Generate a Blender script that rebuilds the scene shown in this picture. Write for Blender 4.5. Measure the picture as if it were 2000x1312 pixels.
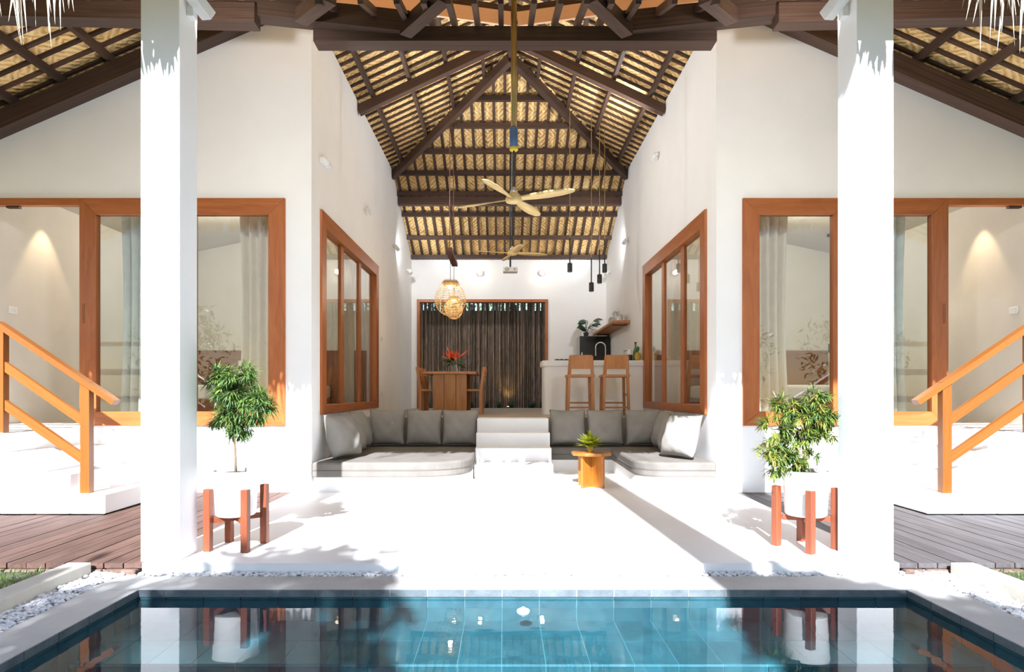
import bpy, bmesh, math, random
from mathutils import Vector, Matrix
random.seed(7)
R = math.radians
SC = bpy.context.scene
COL = SC.collection
for o in list(bpy.data.objects):
    bpy.data.objects.remove(o, do_unlink=True)

# ------------------------------------------------------------------ camera, world, sun, exposure
F = 1220.0                      # focal length in pixels of the 2000 px wide frame
VPX, VPY = 985.0, 766.0         # vanishing point of the hall
EYE = 1.2
XC = 0.115                      # centre line of the house
cam = bpy.data.cameras.new('camera')
cam.sensor_width = 36.0
cam.lens = 36.0 * F / 2000.0
cam.shift_x = (1000.0 - VPX) / 2000.0
cam.shift_y = (VPY - 656.0) / 2000.0
cam.clip_start = 0.05
camo = bpy.data.objects.new('camera', cam)
COL.objects.link(camo)
camo.location = (0, 0, EYE)
camo.rotation_euler = (R(90), 0, 0)
SC.camera = camo

world = bpy.data.worlds.new('sky')
SC.world = world
world.use_nodes = True
wn = world.node_tree
bg = wn.nodes['Background']
sky = wn.nodes.new('ShaderNodeTexSky')
sky.sky_type = 'NISHITA'
sky.sun_disc = False
sky.sun_elevation = R(38)
sky.sun_rotation = R(180)
sky.air_density = 1.0
sky.dust_density = 0.4
sky.ozone_density = 1.0
wn.links.new(sky.outputs['Color'], bg.inputs['Color'])
bg.inputs['Strength'].default_value = 0.13

sun = bpy.data.lights.new('sun', 'SUN')
sun.energy = 11.5
sun.angle = R(0.45)
sun.color = (0.90, 0.93, 1.0)
suno = bpy.data.objects.new('sun', sun)
COL.objects.link(suno)
SUN_DIR = Vector((0.12, 1.0, -0.75)).normalized()
suno.rotation_euler = SUN_DIR.to_track_quat('-Z', 'Y').to_euler()
suno.location = (-3, -20, 16)

SC.view_settings.view_transform = 'Standard'
SC.view_settings.look = 'None'
SC.view_settings.gamma = 1.0
SC.view_settings.use_curve_mapping = False
SC.view_settings.exposure = 0.72
SC.cycles.max_bounces = 12
SC.cycles.diffuse_bounces = 6
SC.cycles.transparent_max_bounces = 16
SC.cycles.caustics_reflective = False
SC.cycles.caustics_refractive = False


def SX(s, u):
    return XC + s * u


def P(px, py, D):
    k = F / D
    return Vector(((px - VPX) / k, D, EYE + (VPY - py) / k))


# ------------------------------------------------------------------ materials
MATS = {}


def new_mat(name):
    m = bpy.data.materials.new(name)
    m.use_nodes = True
    b = m.node_tree.nodes['Principled BSDF']
    MATS[name] = m
    return m, m.node_tree.nodes, m.node_tree.links, b


def ramp(N, stops):
    r = N.new('ShaderNodeValToRGB')
    el = r.color_ramp.elements
    while len(el) < len(stops):
        el.new(0.5)
    for e, (p, c) in zip(el, stops):
        e.position = p
        e.color = (*c, 1)
    return r


def coords(N, L, scale=(1, 1, 1), rand=True, rot=(0, 0, 0)):
    tc = N.new('ShaderNodeTexCoord')
    mp = N.new('ShaderNodeMapping')
    mp.inputs['Scale'].default_value = scale
    mp.inputs['Rotation'].default_value = rot
    L.new(tc.outputs['Object'], mp.inputs['Vector'])
    if rand:
        oi = N.new('ShaderNodeObjectInfo')
        ml = N.new('ShaderNodeMath'); ml.operation = 'MULTIPLY'; ml.inputs[1].default_value = 37.0
        L.new(oi.outputs['Random'], ml.inputs[0])
        cb = N.new('ShaderNodeCombineXYZ')
        for i in range(3):
            L.new(ml.outputs[0], cb.inputs[i])
        L.new(cb.outputs[0], mp.inputs['Location'])
    return mp.outputs['Vector']


def noise(N, L, vec, scale, detail=4, rough=0.55, dist=0.0):
    n = N.new('ShaderNodeTexNoise')
    n.inputs['Scale'].default_value = scale
    n.inputs['Detail'].default_value = detail
    n.inputs['Roughness'].default_value = rough
    n.inputs['Distortion'].default_value = dist
    L.new(vec, n.inputs['Vector'])
    return n


def bump(N, L, b, src, strength=0.3, dist=0.02):
    bp = N.new('ShaderNodeBump')
    bp.inputs['Strength'].default_value = strength
    bp.inputs['Distance'].default_value = dist
    L.new(src, bp.inputs['Height'])
    L.new(bp.outputs['Normal'], b.inputs['Normal'])


def mottled(name, c1, c2, scale=3.0, rough=0.7, stretch=(1, 1, 1), bstr=0.1, spec=0.4, rand=True, bscale=None):
    m, N, L, b = new_mat(name)
    v = coords(N, L, stretch, rand)
    n = noise(N, L, v, scale)
    r = ramp(N, [(0.3, c1), (0.7, c2)])
    L.new(n.outputs['Fac'], r.inputs['Fac'])
    L.new(r.outputs['Color'], b.inputs['Base Color'])
    b.inputs['Roughness'].default_value = rough
    b.inputs['Specular IOR Level'].default_value = spec
    if bstr:
        n2 = noise(N, L, v, bscale or scale * 6, 3)
        bump(N, L, b, n2.outputs['Fac'], bstr, 0.01)
    return m


def wood(name, c1, c2, stretch, scale=2.2, rough=0.45, spec=0.4, spread=0.0):
    """grain runs along the axis with the small stretch value"""
    m, N, L, b = new_mat(name)
    v = coords(N, L, stretch)
    n = noise(N, L, v, scale, 6, 0.6, 0.8)
    mid = tuple((x + y) / 2 for x, y in zip(c1, c2))
    r = ramp(N, [(0.28, c1), (0.5, mid), (0.72, c2)])
    L.new(n.outputs['Fac'], r.inputs['Fac'])
    out = r.outputs['Color']
    if spread:
        oi = N.new('ShaderNodeObjectInfo')
        mr = N.new('ShaderNodeMapRange')
        mr.inputs['To Min'].default_value = 1 - spread
        mr.inputs['To Max'].default_value = 1 + spread
        L.new(oi.outputs['Random'], mr.inputs['Value'])
        hs = N.new('ShaderNodeHueSaturation')
        L.new(mr.outputs['Result'], hs.inputs['Value'])
        L.new(out, hs.inputs['Color'])
        out = hs.outputs['Color']
    L.new(out, b.inputs['Base Color'])
    b.inputs['Roughness'].default_value = rough
    b.inputs['Specular IOR Level'].default_value = spec
    bump(N, L, b, n.outputs['Fac'], 0.15, 0.004)
    return m


def plain(name, c, rough=0.5, metal=0.0, spec=0.5):
    m, N, L, b = new_mat(name)
    v = coords(N, L, (1, 1, 1), True)
    n = noise(N, L, v, 9.0, 2)
    r = ramp(N, [(0.2, tuple(x * 0.93 for x in c)), (0.8, tuple(min(1, x * 1.05) for x in c))])
    L.new(n.outputs['Fac'], r.inputs['Fac'])
    L.new(r.outputs['Color'], b.inputs['Base Color'])
    b.inputs['Roughness'].default_value = rough
    b.inputs['Metallic'].default_value = metal
    b.inputs['Specular IOR Level'].default_value = spec
    return m


def emis(name, c, s):
    m, N, L, b = new_mat(name)
    b.inputs['Base Color'].default_value = (*c, 1)
    b.inputs['Emission Color'].default_value = (*c, 1)
    b.inputs['Emission Strength'].default_value = s
    return m


def leafy(name, cols, trans=0.25, rough=0.45):
    m, N, L, b = new_mat(name)
    tc = N.new('ShaderNodeTexCoord')
    n = noise(N, L, tc.outputs['Object'], 14.0, 2)
    r = ramp(N, [(0.25 + 0.5 * i / (len(cols) - 1), c) for i, c in enumerate(cols)])
    L.new(n.outputs['Fac'], r.inputs['Fac'])
    L.new(r.outputs['Color'], b.inputs['Base Color'])
    b.inputs['Roughness'].default_value = rough
    tr = N.new('ShaderNodeBsdfTranslucent')
    L.new(r.outputs['Color'], tr.inputs['Color'])
    mx = N.new('ShaderNodeMixShader'); mx.inputs[0].default_value = trans
    L.new(b.outputs[0], mx.inputs[1]); L.new(tr.outputs[0], mx.inputs[2])
    L.new(mx.outputs[0], N['Material Output'].inputs['Surface'])
    return m


def schlick(N, L, f0, normal=None):
    """mirror share of a clear surface, the same from both sides"""
    lw = N.new('ShaderNodeLayerWeight'); lw.inputs['Blend'].default_value = 0.5
    if normal is not None:
        L.new(normal, lw.inputs['Normal'])
    pw = N.new('ShaderNodeMath'); pw.operation = 'POWER'; pw.inputs[1].default_value = 5.0
    L.new(lw.outputs['Facing'], pw.inputs[0])
    ma = N.new('ShaderNodeMath'); ma.operation = 'MULTIPLY_ADD'; ma.inputs[1].default_value = 1 - f0; ma.inputs[2].default_value = f0
    L.new(pw.outputs[0], ma.inputs[0])
    return ma


mottled('plaster', (0.86, 0.86, 0.86), (0.90, 0.90, 0.90), 1.6, 0.85, bstr=0.12, spec=0.2, bscale=14)
mottled('cement', (0.82, 0.815, 0.80), (0.87, 0.865, 0.85), 1.3, 0.55, bstr=0.05, spec=0.35)
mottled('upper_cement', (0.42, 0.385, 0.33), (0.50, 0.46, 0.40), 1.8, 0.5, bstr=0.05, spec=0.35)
mottled('coping_stone', (0.44, 0.43, 0.41), (0.52, 0.51, 0.485), 4.0, 0.8, bstr=0.15)
mottled('kerb_stone', (0.50, 0.47, 0.40), (0.60, 0.56, 0.48), 5.0, 0.85, bstr=0.2)
mottled('room_wall', (0.62, 0.585, 0.52), (0.68, 0.645, 0.58), 1.6, 0.85, bstr=0.1, spec=0.2)
wood('dark_timber', (0.030, 0.016, 0.011), (0.105, 0.058, 0.040), (1.2, 7, 7), 2.4, 0.5, 0.35, 0.35)
wood('teak_u', (0.29, 0.075, 0.016), (0.43, 0.135, 0.033), (1.0, 9, 9), 1.6, 0.38, 0.45, 0.08)
wood('teak_v', (0.29, 0.075, 0.016), (0.43, 0.135, 0.033), (9, 9, 1.0), 1.6, 0.38, 0.45, 0.08)
wood('teak_y', (0.29, 0.075, 0.016), (0.43, 0.135, 0.033), (9, 1.0, 9), 1.6, 0.38, 0.45, 0.08)
wood('rail_wood', (0.18, 0.052, 0.008), (0.29, 0.10, 0.016), (1.2, 7, 7), 2.0, 0.4, 0.4, 0.08)
wood('stand_wood', (0.17, 0.040, 0.016), (0.25, 0.068, 0.028), (8, 8, 1.2), 2.0, 0.45, 0.4, 0.05)
wood('honey_wood', (0.26, 0.085, 0.012), (0.42, 0.165, 0.024), (9, 9, 1.2), 1.6, 0.35, 0.45, 0.06)
wood('stool_wood', (0.36, 0.14, 0.045), (0.52, 0.22, 0.075), (9, 9, 1.2), 2.0, 0.45, 0.4, 0.06)
wood('blade_wood', (0.62, 0.42, 0.16), (0.78, 0.56, 0.25), (1.5, 14, 4), 3.0, 0.4, 0.4)
wood('deck_wood', (0.060, 0.031, 0.023), (0.145, 0.083, 0.063), (9, 0.8, 9), 2.0, 0.7, 0.25, 0.16)
wood('deck_wood_grey', (0.055, 0.048, 0.048), (0.13, 0.118, 0.118), (9, 0.8, 9), 2.0, 0.7, 0.25, 0.16)
wood('dark_board', (0.10, 0.035, 0.025), (0.16, 0.06, 0.045), (6, 1.0, 6), 2.0, 0.5)
wood('headboard_wood', (0.18, 0.06, 0.02), (0.27, 0.10, 0.035), (1.0, 6, 8), 2.0, 0.5)
plain('orange_board', (0.93, 0.58, 0.36), 0.7)
mottled('taupe_lifted_for_shade', (0.265, 0.25, 0.226), (0.32, 0.302, 0.274), 5.0, 0.95, bstr=0.25, spec=0.1, bscale=60)  # taupe cloth lightened to make up for shade on the cushions
mottled('taupe_lowered_for_sun', (0.150, 0.137, 0.122), (0.185, 0.170, 0.152), 5.0, 0.95, bstr=0.2, spec=0.1, bscale=50)  # same taupe cloth darkened to offset sunlight on the seats
mottled('curtain_fabric', (0.84, 0.73, 0.60), (0.90, 0.79, 0.66), 9.0, 0.95, bstr=0.1, spec=0.1, bscale=90)
mottled('sheer_fabric', (0.70, 0.71, 0.66), (0.78, 0.79, 0.74), 9.0, 0.95, bstr=0.1, spec=0.1, bscale=90)
plain('pot_white', (0.86, 0.85, 0.83), 0.55)
mottled('soil', (0.05, 0.03, 0.02), (0.10, 0.06, 0.04), 30, 0.95, bstr=0.6)
plain('bark', (0.20, 0.13, 0.08), 0.85)
mottled('palm_bark', (0.22, 0.17, 0.12), (0.33, 0.27, 0.20), 4, 0.9, (2, 2, 9), bstr=0.5)
leafy('ficus_leaf', [(0.035, 0.090, 0.028), (0.105, 0.195, 0.050), (0.30, 0.38, 0.07)], 0.28)
leafy('ficus_leaf_warm', [(0.022, 0.06, 0.02), (0.08, 0.15, 0.035), (0.26, 0.30, 0.05), (0.26, 0.10, 0.04)], 0.25)
leafy('bromeliad_leaf', [(0.13, 0.27, 0.02), (0.46, 0.50, 0.035), (0.62, 0.50, 0.05)], 0.35)
leafy('tree_leaf', [(0.018, 0.040, 0.014), (0.035, 0.075, 0.024), (0.07, 0.12, 0.035)], 0.2)
leafy('hedge_leaf', [(0.10, 0.20, 0.04), (0.30, 0.42, 0.10)], 0.4)
leafy('dark_leaf', [(0.012, 0.045, 0.018), (0.03, 0.09, 0.035)], 0.1)
leafy('red_petal', [(0.60, 0.03, 0.02), (0.75, 0.10, 0.03), (0.80, 0.30, 0.08)], 0.2)
leafy('grass_blade', [(0.05, 0.10, 0.015), (0.11, 0.17, 0.035), (0.20, 0.21, 0.08)], 0.3)
mottled('lawn_soil', (0.05, 0.058, 0.03), (0.08, 0.095, 0.05), 8, 0.95, bstr=0.4)
mottled('gravel_stone', (0.66, 0.65, 0.66), (0.84, 0.83, 0.82), 2.0, 0.8, bstr=0.1, rand=False)
mottled('gravel_bed', (0.50, 0.48, 0.45), (0.66, 0.64, 0.60), 40, 0.9, bstr=0.6)
mottled('rubble', (0.10, 0.055, 0.035), (0.20, 0.14, 0.11), 14, 0.9, bstr=0.5)
plain('black_metal', (0.02, 0.02, 0.022), 0.45)
plain('fridge_black', (0.012, 0.012, 0.014), 0.12)
plain('white_metal', (0.80, 0.80, 0.80), 0.45)
plain('brass_pole', (0.42, 0.28, 0.10), 0.35, 0.6)
plain('blue_motor', (0.10, 0.20, 0.42), 0.3, 0.3)
plain('yellow_ring', (0.85, 0.62, 0.05), 0.4)
plain('chrome', (0.75, 0.75, 0.76), 0.18, 1.0)
plain('grey_box', (0.45, 0.45, 0.46), 0.5)
plain('bottle_green', (0.08, 0.22, 0.10), 0.15)
plain('pineapple_skin', (0.50, 0.34, 0.05), 0.7)
plain('fruit_orange', (0.85, 0.40, 0.05), 0.5)
plain('linen', (0.74, 0.72, 0.68), 0.9)
plain('rattan', (0.62, 0.42, 0.20), 0.6)
plain('straw', (0.62, 0.52, 0.38), 0.8)
emis('bulb_warm', (1.0, 0.84, 0.58), 4.0)
emis('bulb_white', (1.0, 0.93, 0.82), 3.0)
emis('bulb_amber', (1.0, 0.70, 0.22), 6.0)

# bamboo screen poles
m, N, L, b = new_mat('bamboo_dark')
v = coords(N, L, (20, 20, 1.3))
n = noise(N, L, v, 2.5, 5, 0.65)
r = ramp(N, [(0.3, (0.055, 0.040, 0.032)), (0.55, (0.19, 0.135, 0.10)), (0.75, (0.36, 0.27, 0.20))])
L.new(n.outputs['Fac'], r.inputs['Fac'])
oi = N.new('ShaderNodeObjectInfo')
mr = N.new('ShaderNodeMapRange'); mr.inputs['To Min'].default_value = 0.55; mr.inputs['To Max'].default_value = 1.6
L.new(oi.outputs['Random'], mr.inputs['Value'])
hs = N.new('ShaderNodeHueSaturation')
L.new(mr.outputs['Result'], hs.inputs['Value']); L.new(r.outputs['Color'], hs.inputs['Color'])
L.new(hs.outputs['Color'], b.inputs['Base Color'])
b.inputs['Roughness'].default_value = 0.6

# woven straw underside of the roof
m, N, L, b = new_mat('thatch')
tc = N.new('ShaderNodeTexCoord')
base = tc.outputs['Object']
nd = noise(N, L, base, 2.2, 3)
big = noise(N, L, base, 5.0, 5, 0.7)
waves = []
for ang in (0.75, -0.75):
    mp = N.new('ShaderNodeMapping'); mp.inputs['Rotation'].default_value = (0, 0, ang)
    L.new(base, mp.inputs['Vector'])
    w = N.new('ShaderNodeTexWave'); w.wave_type = 'BANDS'
    w.inputs['Scale'].default_value = 4.6
    w.inputs['Distortion'].default_value = 3.0
    w.inputs['Detail'].default_value = 3
    w.inputs['Detail Scale'].default_value = 2.5
    L.new(mp.outputs['Vector'], w.inputs['Vector'])
    waves.append(w)
ck = N.new('ShaderNodeTexVoronoi'); ck.inputs['Scale'].default_value = 7.0
L.new(base, ck.inputs['Vector'])
st = N.new('ShaderNodeMath'); st.operation = 'GREATER_THAN'; st.inputs[1].default_value = 0.5
sp = N.new('ShaderNodeSeparateColor'); L.new(ck.outputs['Color'], sp.inputs['Color'])
L.new(sp.outputs[0], st.inputs[0])
mx = N.new('ShaderNodeMix'); mx.data_type = 'FLOAT'
L.new(st.outputs[0], mx.inputs[0]); L.new(waves[0].outputs['Fac'], mx.inputs[2]); L.new(waves[1].outputs['Fac'], mx.inputs[3])
ad = N.new('ShaderNodeMath'); ad.operation = 'MULTIPLY_ADD'; ad.inputs[1].default_value = 0.42
L.new(mx.outputs[0], ad.inputs[0]); L.new(big.outputs['Fac'], ad.inputs[2])
r = ramp(N, [(0.34, (0.20, 0.11, 0.04)), (0.52, (0.74, 0.44, 0.16)), (0.72, (0.88, 0.58, 0.25)), (0.95, (0.94, 0.70, 0.36))])
L.new(ad.outputs[0], r.inputs['Fac'])
L.new(r.outputs['Color'], b.inputs['Base Color'])
b.inputs['Roughness'].default_value = 0.9
b.inputs['Specular IOR Level'].default_value = 0.1
bump(N, L, b, ad.outputs[0], 0.8, 0.03)

# window glass: clear pane with a mirror share by angle
m, N, L, b = new_mat('glass')
N.remove(b)
fr = schlick(N, L, 0.045)
tr = N.new('ShaderNodeBsdfTransparent'); tr.inputs['Color'].default_value = (0.93, 0.95, 0.93, 1)
gl = N.new('ShaderNodeBsdfGlossy'); gl.inputs['Roughness'].default_value = 0.01
mxs = N.new('ShaderNodeMixShader')
L.new(fr.outputs[0], mxs.inputs[0]); L.new(tr.outputs[0], mxs.inputs[1]); L.new(gl.outputs[0], mxs.inputs[2])
L.new(mxs.outputs[0], N['Material Output'].inputs['Surface'])

# pool water
m, N, L, b = new_mat('pool_water')
N.remove(b)
tc = N.new('ShaderNodeTexCoord')
mp = N.new('ShaderNodeMapping'); mp.inputs['Scale'].default_value = (1.0, 2.0, 1)
L.new(tc.outputs['Object'], mp.inputs['Vector'])
nw = noise(N, L, mp.outputs['Vector'], 2.2, 2)
bp = N.new('ShaderNodeBump'); bp.inputs['Strength'].default_value = 0.05; bp.inputs['Distance'].default_value = 0.02
L.new(nw.outputs['Fac'], bp.inputs['Height'])
fr = schlick(N, L, 0.02, bp.outputs['Normal'])
tr = N.new('ShaderNodeBsdfTransparent'); tr.inputs['Color'].default_value = (0.62, 0.90, 0.95, 1)
gl = N.new('ShaderNodeBsdfGlossy'); gl.inputs['Roughness'].default_value = 0.0
L.new(bp.outputs['Normal'], gl.inputs['Normal'])
mxs = N.new('ShaderNodeMixShader')
L.new(fr.outputs[0], mxs.inputs[0]); L.new(tr.outputs[0], mxs.inputs[1]); L.new(gl.outputs[0], mxs.inputs[2])
L.new(mxs.outputs[0], N['Material Output'].inputs['Surface'])

wood('pool_tile', (0.024, 0.072, 0.088), (0.058, 0.135, 0.155), (3, 3, 3), 2.0, 0.35, 0.5, 0.15)
wood('pool_tile_lowered_for_sun', (0.020, 0.060, 0.073), (0.048, 0.112, 0.128), (3, 3, 3), 2.0, 0.6, 0.3, 0.15)  # darker copy of the pool tile, offsets sunlight on the upright faces
mottled('rim_tile', (0.085, 0.108, 0.12), (0.155, 0.18, 0.19), 9, 0.5, bstr=0.3)
mottled('grout', (0.12, 0.21, 0.23), (0.17, 0.27, 0.29), 9, 0.8)
mottled('garden_soil', (0.03, 0.025, 0.02), (0.06, 0.05, 0.035), 9, 0.95, bstr=0.5)


# ------------------------------------------------------------------ mesh helpers
class MB:
    def __init__(self):
        self.v = []; self.f = []

    def add(self, vs, fs):
        k = len(self.v)
        self.v += [tuple(p) for p in vs]
        self.f += [tuple(i + k for i in f) for f in fs]
        return self

    def box(self, x0, x1, y0, y1, z0, z1):
        x0, x1 = sorted((x0, x1)); y0, y1 = sorted((y0, y1)); z0, z1 = sorted((z0, z1))
        return self.add([(x0, y0, z0), (x1, y0, z0), (x1, y1, z0), (x0, y1, z0), (x0, y0, z1), (x1, y0, z1), (x1, y1, z1), (x0, y1, z1)],
                        [(0, 3, 2, 1), (4, 5, 6, 7), (0, 1, 5, 4), (1, 2, 6, 5), (2, 3, 7, 6), (3, 0, 4, 7)])

    def prism(self, poly, axis, a0, a1):
        """poly: 2-D points in the two other axes (in x,y,z order), extruded from a0 to a1 along axis"""
        def mk(p, a):
            return {'x': (a, p[0], p[1]), 'y': (p[0], a, p[1]), 'z': (p[0], p[1], a)}[axis]
        n = len(poly)
        vs = [mk(p, a0) for p in poly] + [mk(p, a1) for p in poly]
        fs = [tuple(range(n)), tuple(range(2 * n - 1, n - 1, -1))]
        fs += [(i, (i + 1) % n, n + (i + 1) % n, n + i) for i in range(n)]
        return self.add(vs, fs)

    def bar(self, p0, p1, w, h):
        p0, p1 = Vector(p0), Vector(p1)
        d = (p1 - p0).normalized()
        up = Vector((0, 0, 1)) if abs(d.z) < 0.99 else Vector((0, 1, 0))
        s = d.cross(up).normalized(); t = s.cross(d).normalized()
        q = [(s * a * w / 2 + t * c * h / 2) for a, c in ((-1, -1), (1, -1), (1, 1), (-1, 1))]
        return self.add([p0 + x for x in q] + [p1 + x for x in q],
                        [(3, 2, 1, 0), (4, 5, 6, 7), (0, 1, 5, 4), (1, 2, 6, 5), (2, 3, 7, 6), (3, 0, 4, 7)])

    def tube(self, pts, r, seg=8, closed=False, cap=True):
        pts = [Vector(p) for p in pts]
        n = len(pts)
        rr = r if isinstance(r, (list, tuple)) else [r] * n
        vs = []; fs = []
        for i, p in enumerate(pts):
            a = pts[(i - 1) % n] if (closed or i > 0) else p
            c = pts[(i + 1) % n] if (closed or i < n - 1) else p
            d = (c - a).normalized()
            up = Vector((0, 0, 1)) if abs(d.z) < 0.95 else Vector((0, 1, 0))
            s = d.cross(up).normalized(); t = s.cross(d).normalized()
            for j in range(seg):
                an = 2 * math.pi * j / seg
                vs.append(p + (s * math.cos(an) + t * math.sin(an)) * rr[i])
        for i in range(n if closed else n - 1):
            i2 = (i + 1) % n
            for j in range(seg):
                j2 = (j + 1) % seg
                fs.append((i * seg + j, i * seg + j2, i2 * seg + j2, i2 * seg + j))
        if cap and not closed:
            fs.append(tuple(range(seg - 1, -1, -1)))
            fs.append(tuple(range((n - 1) * seg, n * seg)))
        return self.add(vs, fs)

    def lathe(self, prof, seg=24, c=(0, 0, 0)):
        vs = []; fs = []
        for (r, z) in prof:
            for j in range(seg):
                a = 2 * math.pi * j / seg
                vs.append((c[0] + r * math.cos(a), c[1] + r * math.sin(a), c[2] + z))
        for i in range(len(prof) - 1):
            for j in range(seg):
                j2 = (j + 1) % seg
                fs.append((i * seg + j, i * seg + j2, (i + 1) * seg + j2, (i + 1) * seg + j))
        fs.append(tuple(range(seg - 1, -1, -1)))
        fs.append(tuple(range((len(prof) - 1) * seg, len(prof) * seg)))
        return self.add(vs, fs)

    def leaf(self, p, d, nrm, ln, w, bend=0.3, seg=3):
        d = Vector(d).normalized(); nrm = Vector(nrm)
        s = d.cross(nrm)
        if s.length < 1e-4:
            s = d.cross(Vector((1, 0, 0.3)))
        s.normalize(); n2 = s.cross(d).normalized()
        vs = []; fs = []
        prof = [0.25, 1.0, 0.72, 0.0] if seg == 3 else [0.3, 1.0, 0.0]
        for i in range(seg + 1):
            t = i / seg
            c = Vector(p) + d * (ln * t) - n2 * (bend * ln * t * t)
            ww = w * prof[i] / 2
            if i < seg:
                vs += [c - s * ww, c + s * ww]
            else:
                vs.append(c)
        for i in range(seg - 1):
            fs.append((2 * i, 2 * i + 1, 2 * i + 3, 2 * i + 2))
        fs.append((2 * seg - 2, 2 * seg - 1, 2 * seg))
        return self.add(vs, fs)

    def mesh(self, name, smooth=False, recalc=True):
        me = bpy.data.meshes.new(name)
        me.from_pydata(self.v, [], self.f)
        if recalc:
            bm = bmesh.new(); bm.from_mesh(me)
            bmesh.ops.recalc_face_normals(bm, faces=bm.faces)
            bm.to_mesh(me); bm.free()
        if smooth:
            for p in me.polygons:
                p.use_smooth = True
        return me

    def build(self, name, mat, parent=None, smooth=False, recalc=True, bevel=0.0, bseg=2):
        o = bpy.data.objects.new(name, self.mesh(name, smooth, recalc))
        o.data.materials.append(MATS[mat])
        COL.objects.link(o)
        if parent is not None:
            o.parent = parent
        if bevel:
            md = o.modifiers.new('bevel', 'BEVEL'); md.width = bevel; md.segments = bseg; md.limit_method = 'ANGLE'; md.angle_limit = R(40)
        return o


def tag(o, label=None, cat=None, group=None, kind=None):
    if label: o['label'] = label
    if cat: o['category'] = cat
    if group: o['group'] = group
    if kind: o['kind'] = kind
    return o


def struct(o, label=None):
    o['kind'] = 'structure'
    if label: o['label'] = label
    return o


def thing(name, label, cat, loc=(0, 0, 0), rz=0.0, group=None):
    o = bpy.data.objects.new(name, None)
    o.empty_display_size = 0.1
    COL.objects.link(o)
    o.location = loc
    o.rotation_euler = (0, 0, rz)
    return tag(o, label, cat, group)


def copy_tree(o, parent=None):
    c = o.copy(); COL.objects.link(c); c.parent = parent
    for ch in list(o.children):
        copy_tree(ch, c)
    return c


def smooth_angle(o, ang=40):
    o.data.polygons.foreach_set('use_smooth', [True] * len(o.data.polygons))
    md = o.modifiers.new('wn', 'WEIGHTED_NORMAL')
    return o


UNIT = MB().box(-.5, .5, -.5, .5, -.5, .5).mesh('beam')
UNITS = {}


def beam(name, p0, p1, w, h, mat, parent=None, extra=0.0):
    """one straight timber: shared unit mesh, its long side along local x"""
    p0, p1 = Vector(p0), Vector(p1)
    d = p1 - p0; ln = d.length + 2 * extra; dn = d.normalized()
    up = Vector((0, 0, 1)) if abs(dn.z) < 0.99 else Vector((0, 1, 0))
    sd = up.cross(dn).normalized(); t = dn.cross(sd).normalized()
    if mat not in UNITS:
        UNITS[mat] = UNIT.copy(); UNITS[mat].materials.append(MATS[mat])
    o = bpy.data.objects.new(name, UNITS[mat])
    COL.objects.link(o)
    rot = Matrix((dn, sd, t)).transposed().to_4x4()
    mw = Matrix.Translation((p0 + p1) / 2) @ rot @ Matrix.Diagonal((ln, w, h, 1))
    if parent is not None:
        o.parent = parent
    o.matrix_local = mw
    return o


def lamp_light(name, loc, energy, color, radius=0.05, kind='POINT', target=None, spot=60, blend=0.6, parent=None):
    l = bpy.data.lights.new(name, kind)
    l.energy = energy; l.color = color; l.shadow_soft_size = radius
    if kind == 'SPOT':
        l.spot_size = R(spot); l.spot_blend = blend
    o = bpy.data.objects.new(name, l); COL.objects.link(o)
    o.location = loc
    if target is not None:
        o.rotation_euler = (Vector(target) - Vector(loc)).to_track_quat('-Z', 'Y').to_euler()
    if parent is not None:
        o.parent = parent
    return o


# ------------------------------------------------------------------ roof geometry
SL = 0.465
RZ = 7.0            # ridge height
RB = 10.5           # ridge back end
HALF = 2.43         # half width of the hall (centre line to inner wall face)
FH0, FZ0, FS = 5.4, 4.66, 0.7       # front hip: start, height, slope
BACK_END = 16.05


def roof_z(u):
    return RZ - SL * u


WZ0, WS = 6.25, 0.433


def wing_z(u):
    return WZ0 - WS * (u - HALF)


def slab(name, pts, th=0.16):
    n = len(pts)
    mb = MB()
    mb.add([tuple(p) for p in pts] + [(p[0], p[1], p[2] + th) for p in pts],
           [tuple(range(n)), tuple(range(2 * n - 1, n - 1, -1))] + [(i, (i + 1) % n, n + (i + 1) % n, n + i) for i in range(n)])
    return mb.build(name, 'thatch')


uA = HALF + (WZ0 - FZ0) / WS
WD = FH0 + (WZ0 - FZ0) / FS
HD = FH0 + (roof_z(HALF) - FZ0) / FS
RF = FH0 + (RZ - FZ0) / FS
EAVE_D, EAVE_Z = 3.6, 4.34
CAN_S = (FZ0 - EAVE_Z) / (FH0 - EAVE_D)
uC = HALF + (WZ0 - EAVE_Z) / WS
UE = 8.2
SIDE = {-1: 'left', 1: 'right'}
roofs = {}
for s in (-1, 1):
    pts = [(SX(s, 0), RF, RZ), (SX(s, HALF + .15), FH0 + (roof_z(HALF + .15) - FZ0) / FS, roof_z(HALF + .15)), (SX(s, HALF + .15), RB + HALF + .15, roof_z(HALF + .15)), (SX(s, 0), RB, RZ)]
    roofs[s] = struct(slab('ceiling_' + SIDE[s], pts), 'woven straw underside of the hall roof slope on the %s side' % SIDE[s])
    pts = [(SX(s, HALF), WD, WZ0), (SX(s, uA), FH0, FZ0), (SX(s, uC), EAVE_D, EAVE_Z), (SX(s, UE), EAVE_D, wing_z(UE)), (SX(s, UE), BACK_END, wing_z(UE)), (SX(s, HALF), BACK_END, WZ0)]
    roofs[s, 'wing'] = struct(slab('ceiling_wing_' + SIDE[s], pts), 'woven straw underside of the %s wing roof' % SIDE[s])
ub = BACK_END - RB
roofs['back'] = struct(slab('ceiling_back', [(SX(-1, 0), RB, RZ), (SX(-1, ub), BACK_END, roof_z(ub)), (SX(1, ub), BACK_END, roof_z(ub))]),
                       'woven straw underside of the rear hip slope')
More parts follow.
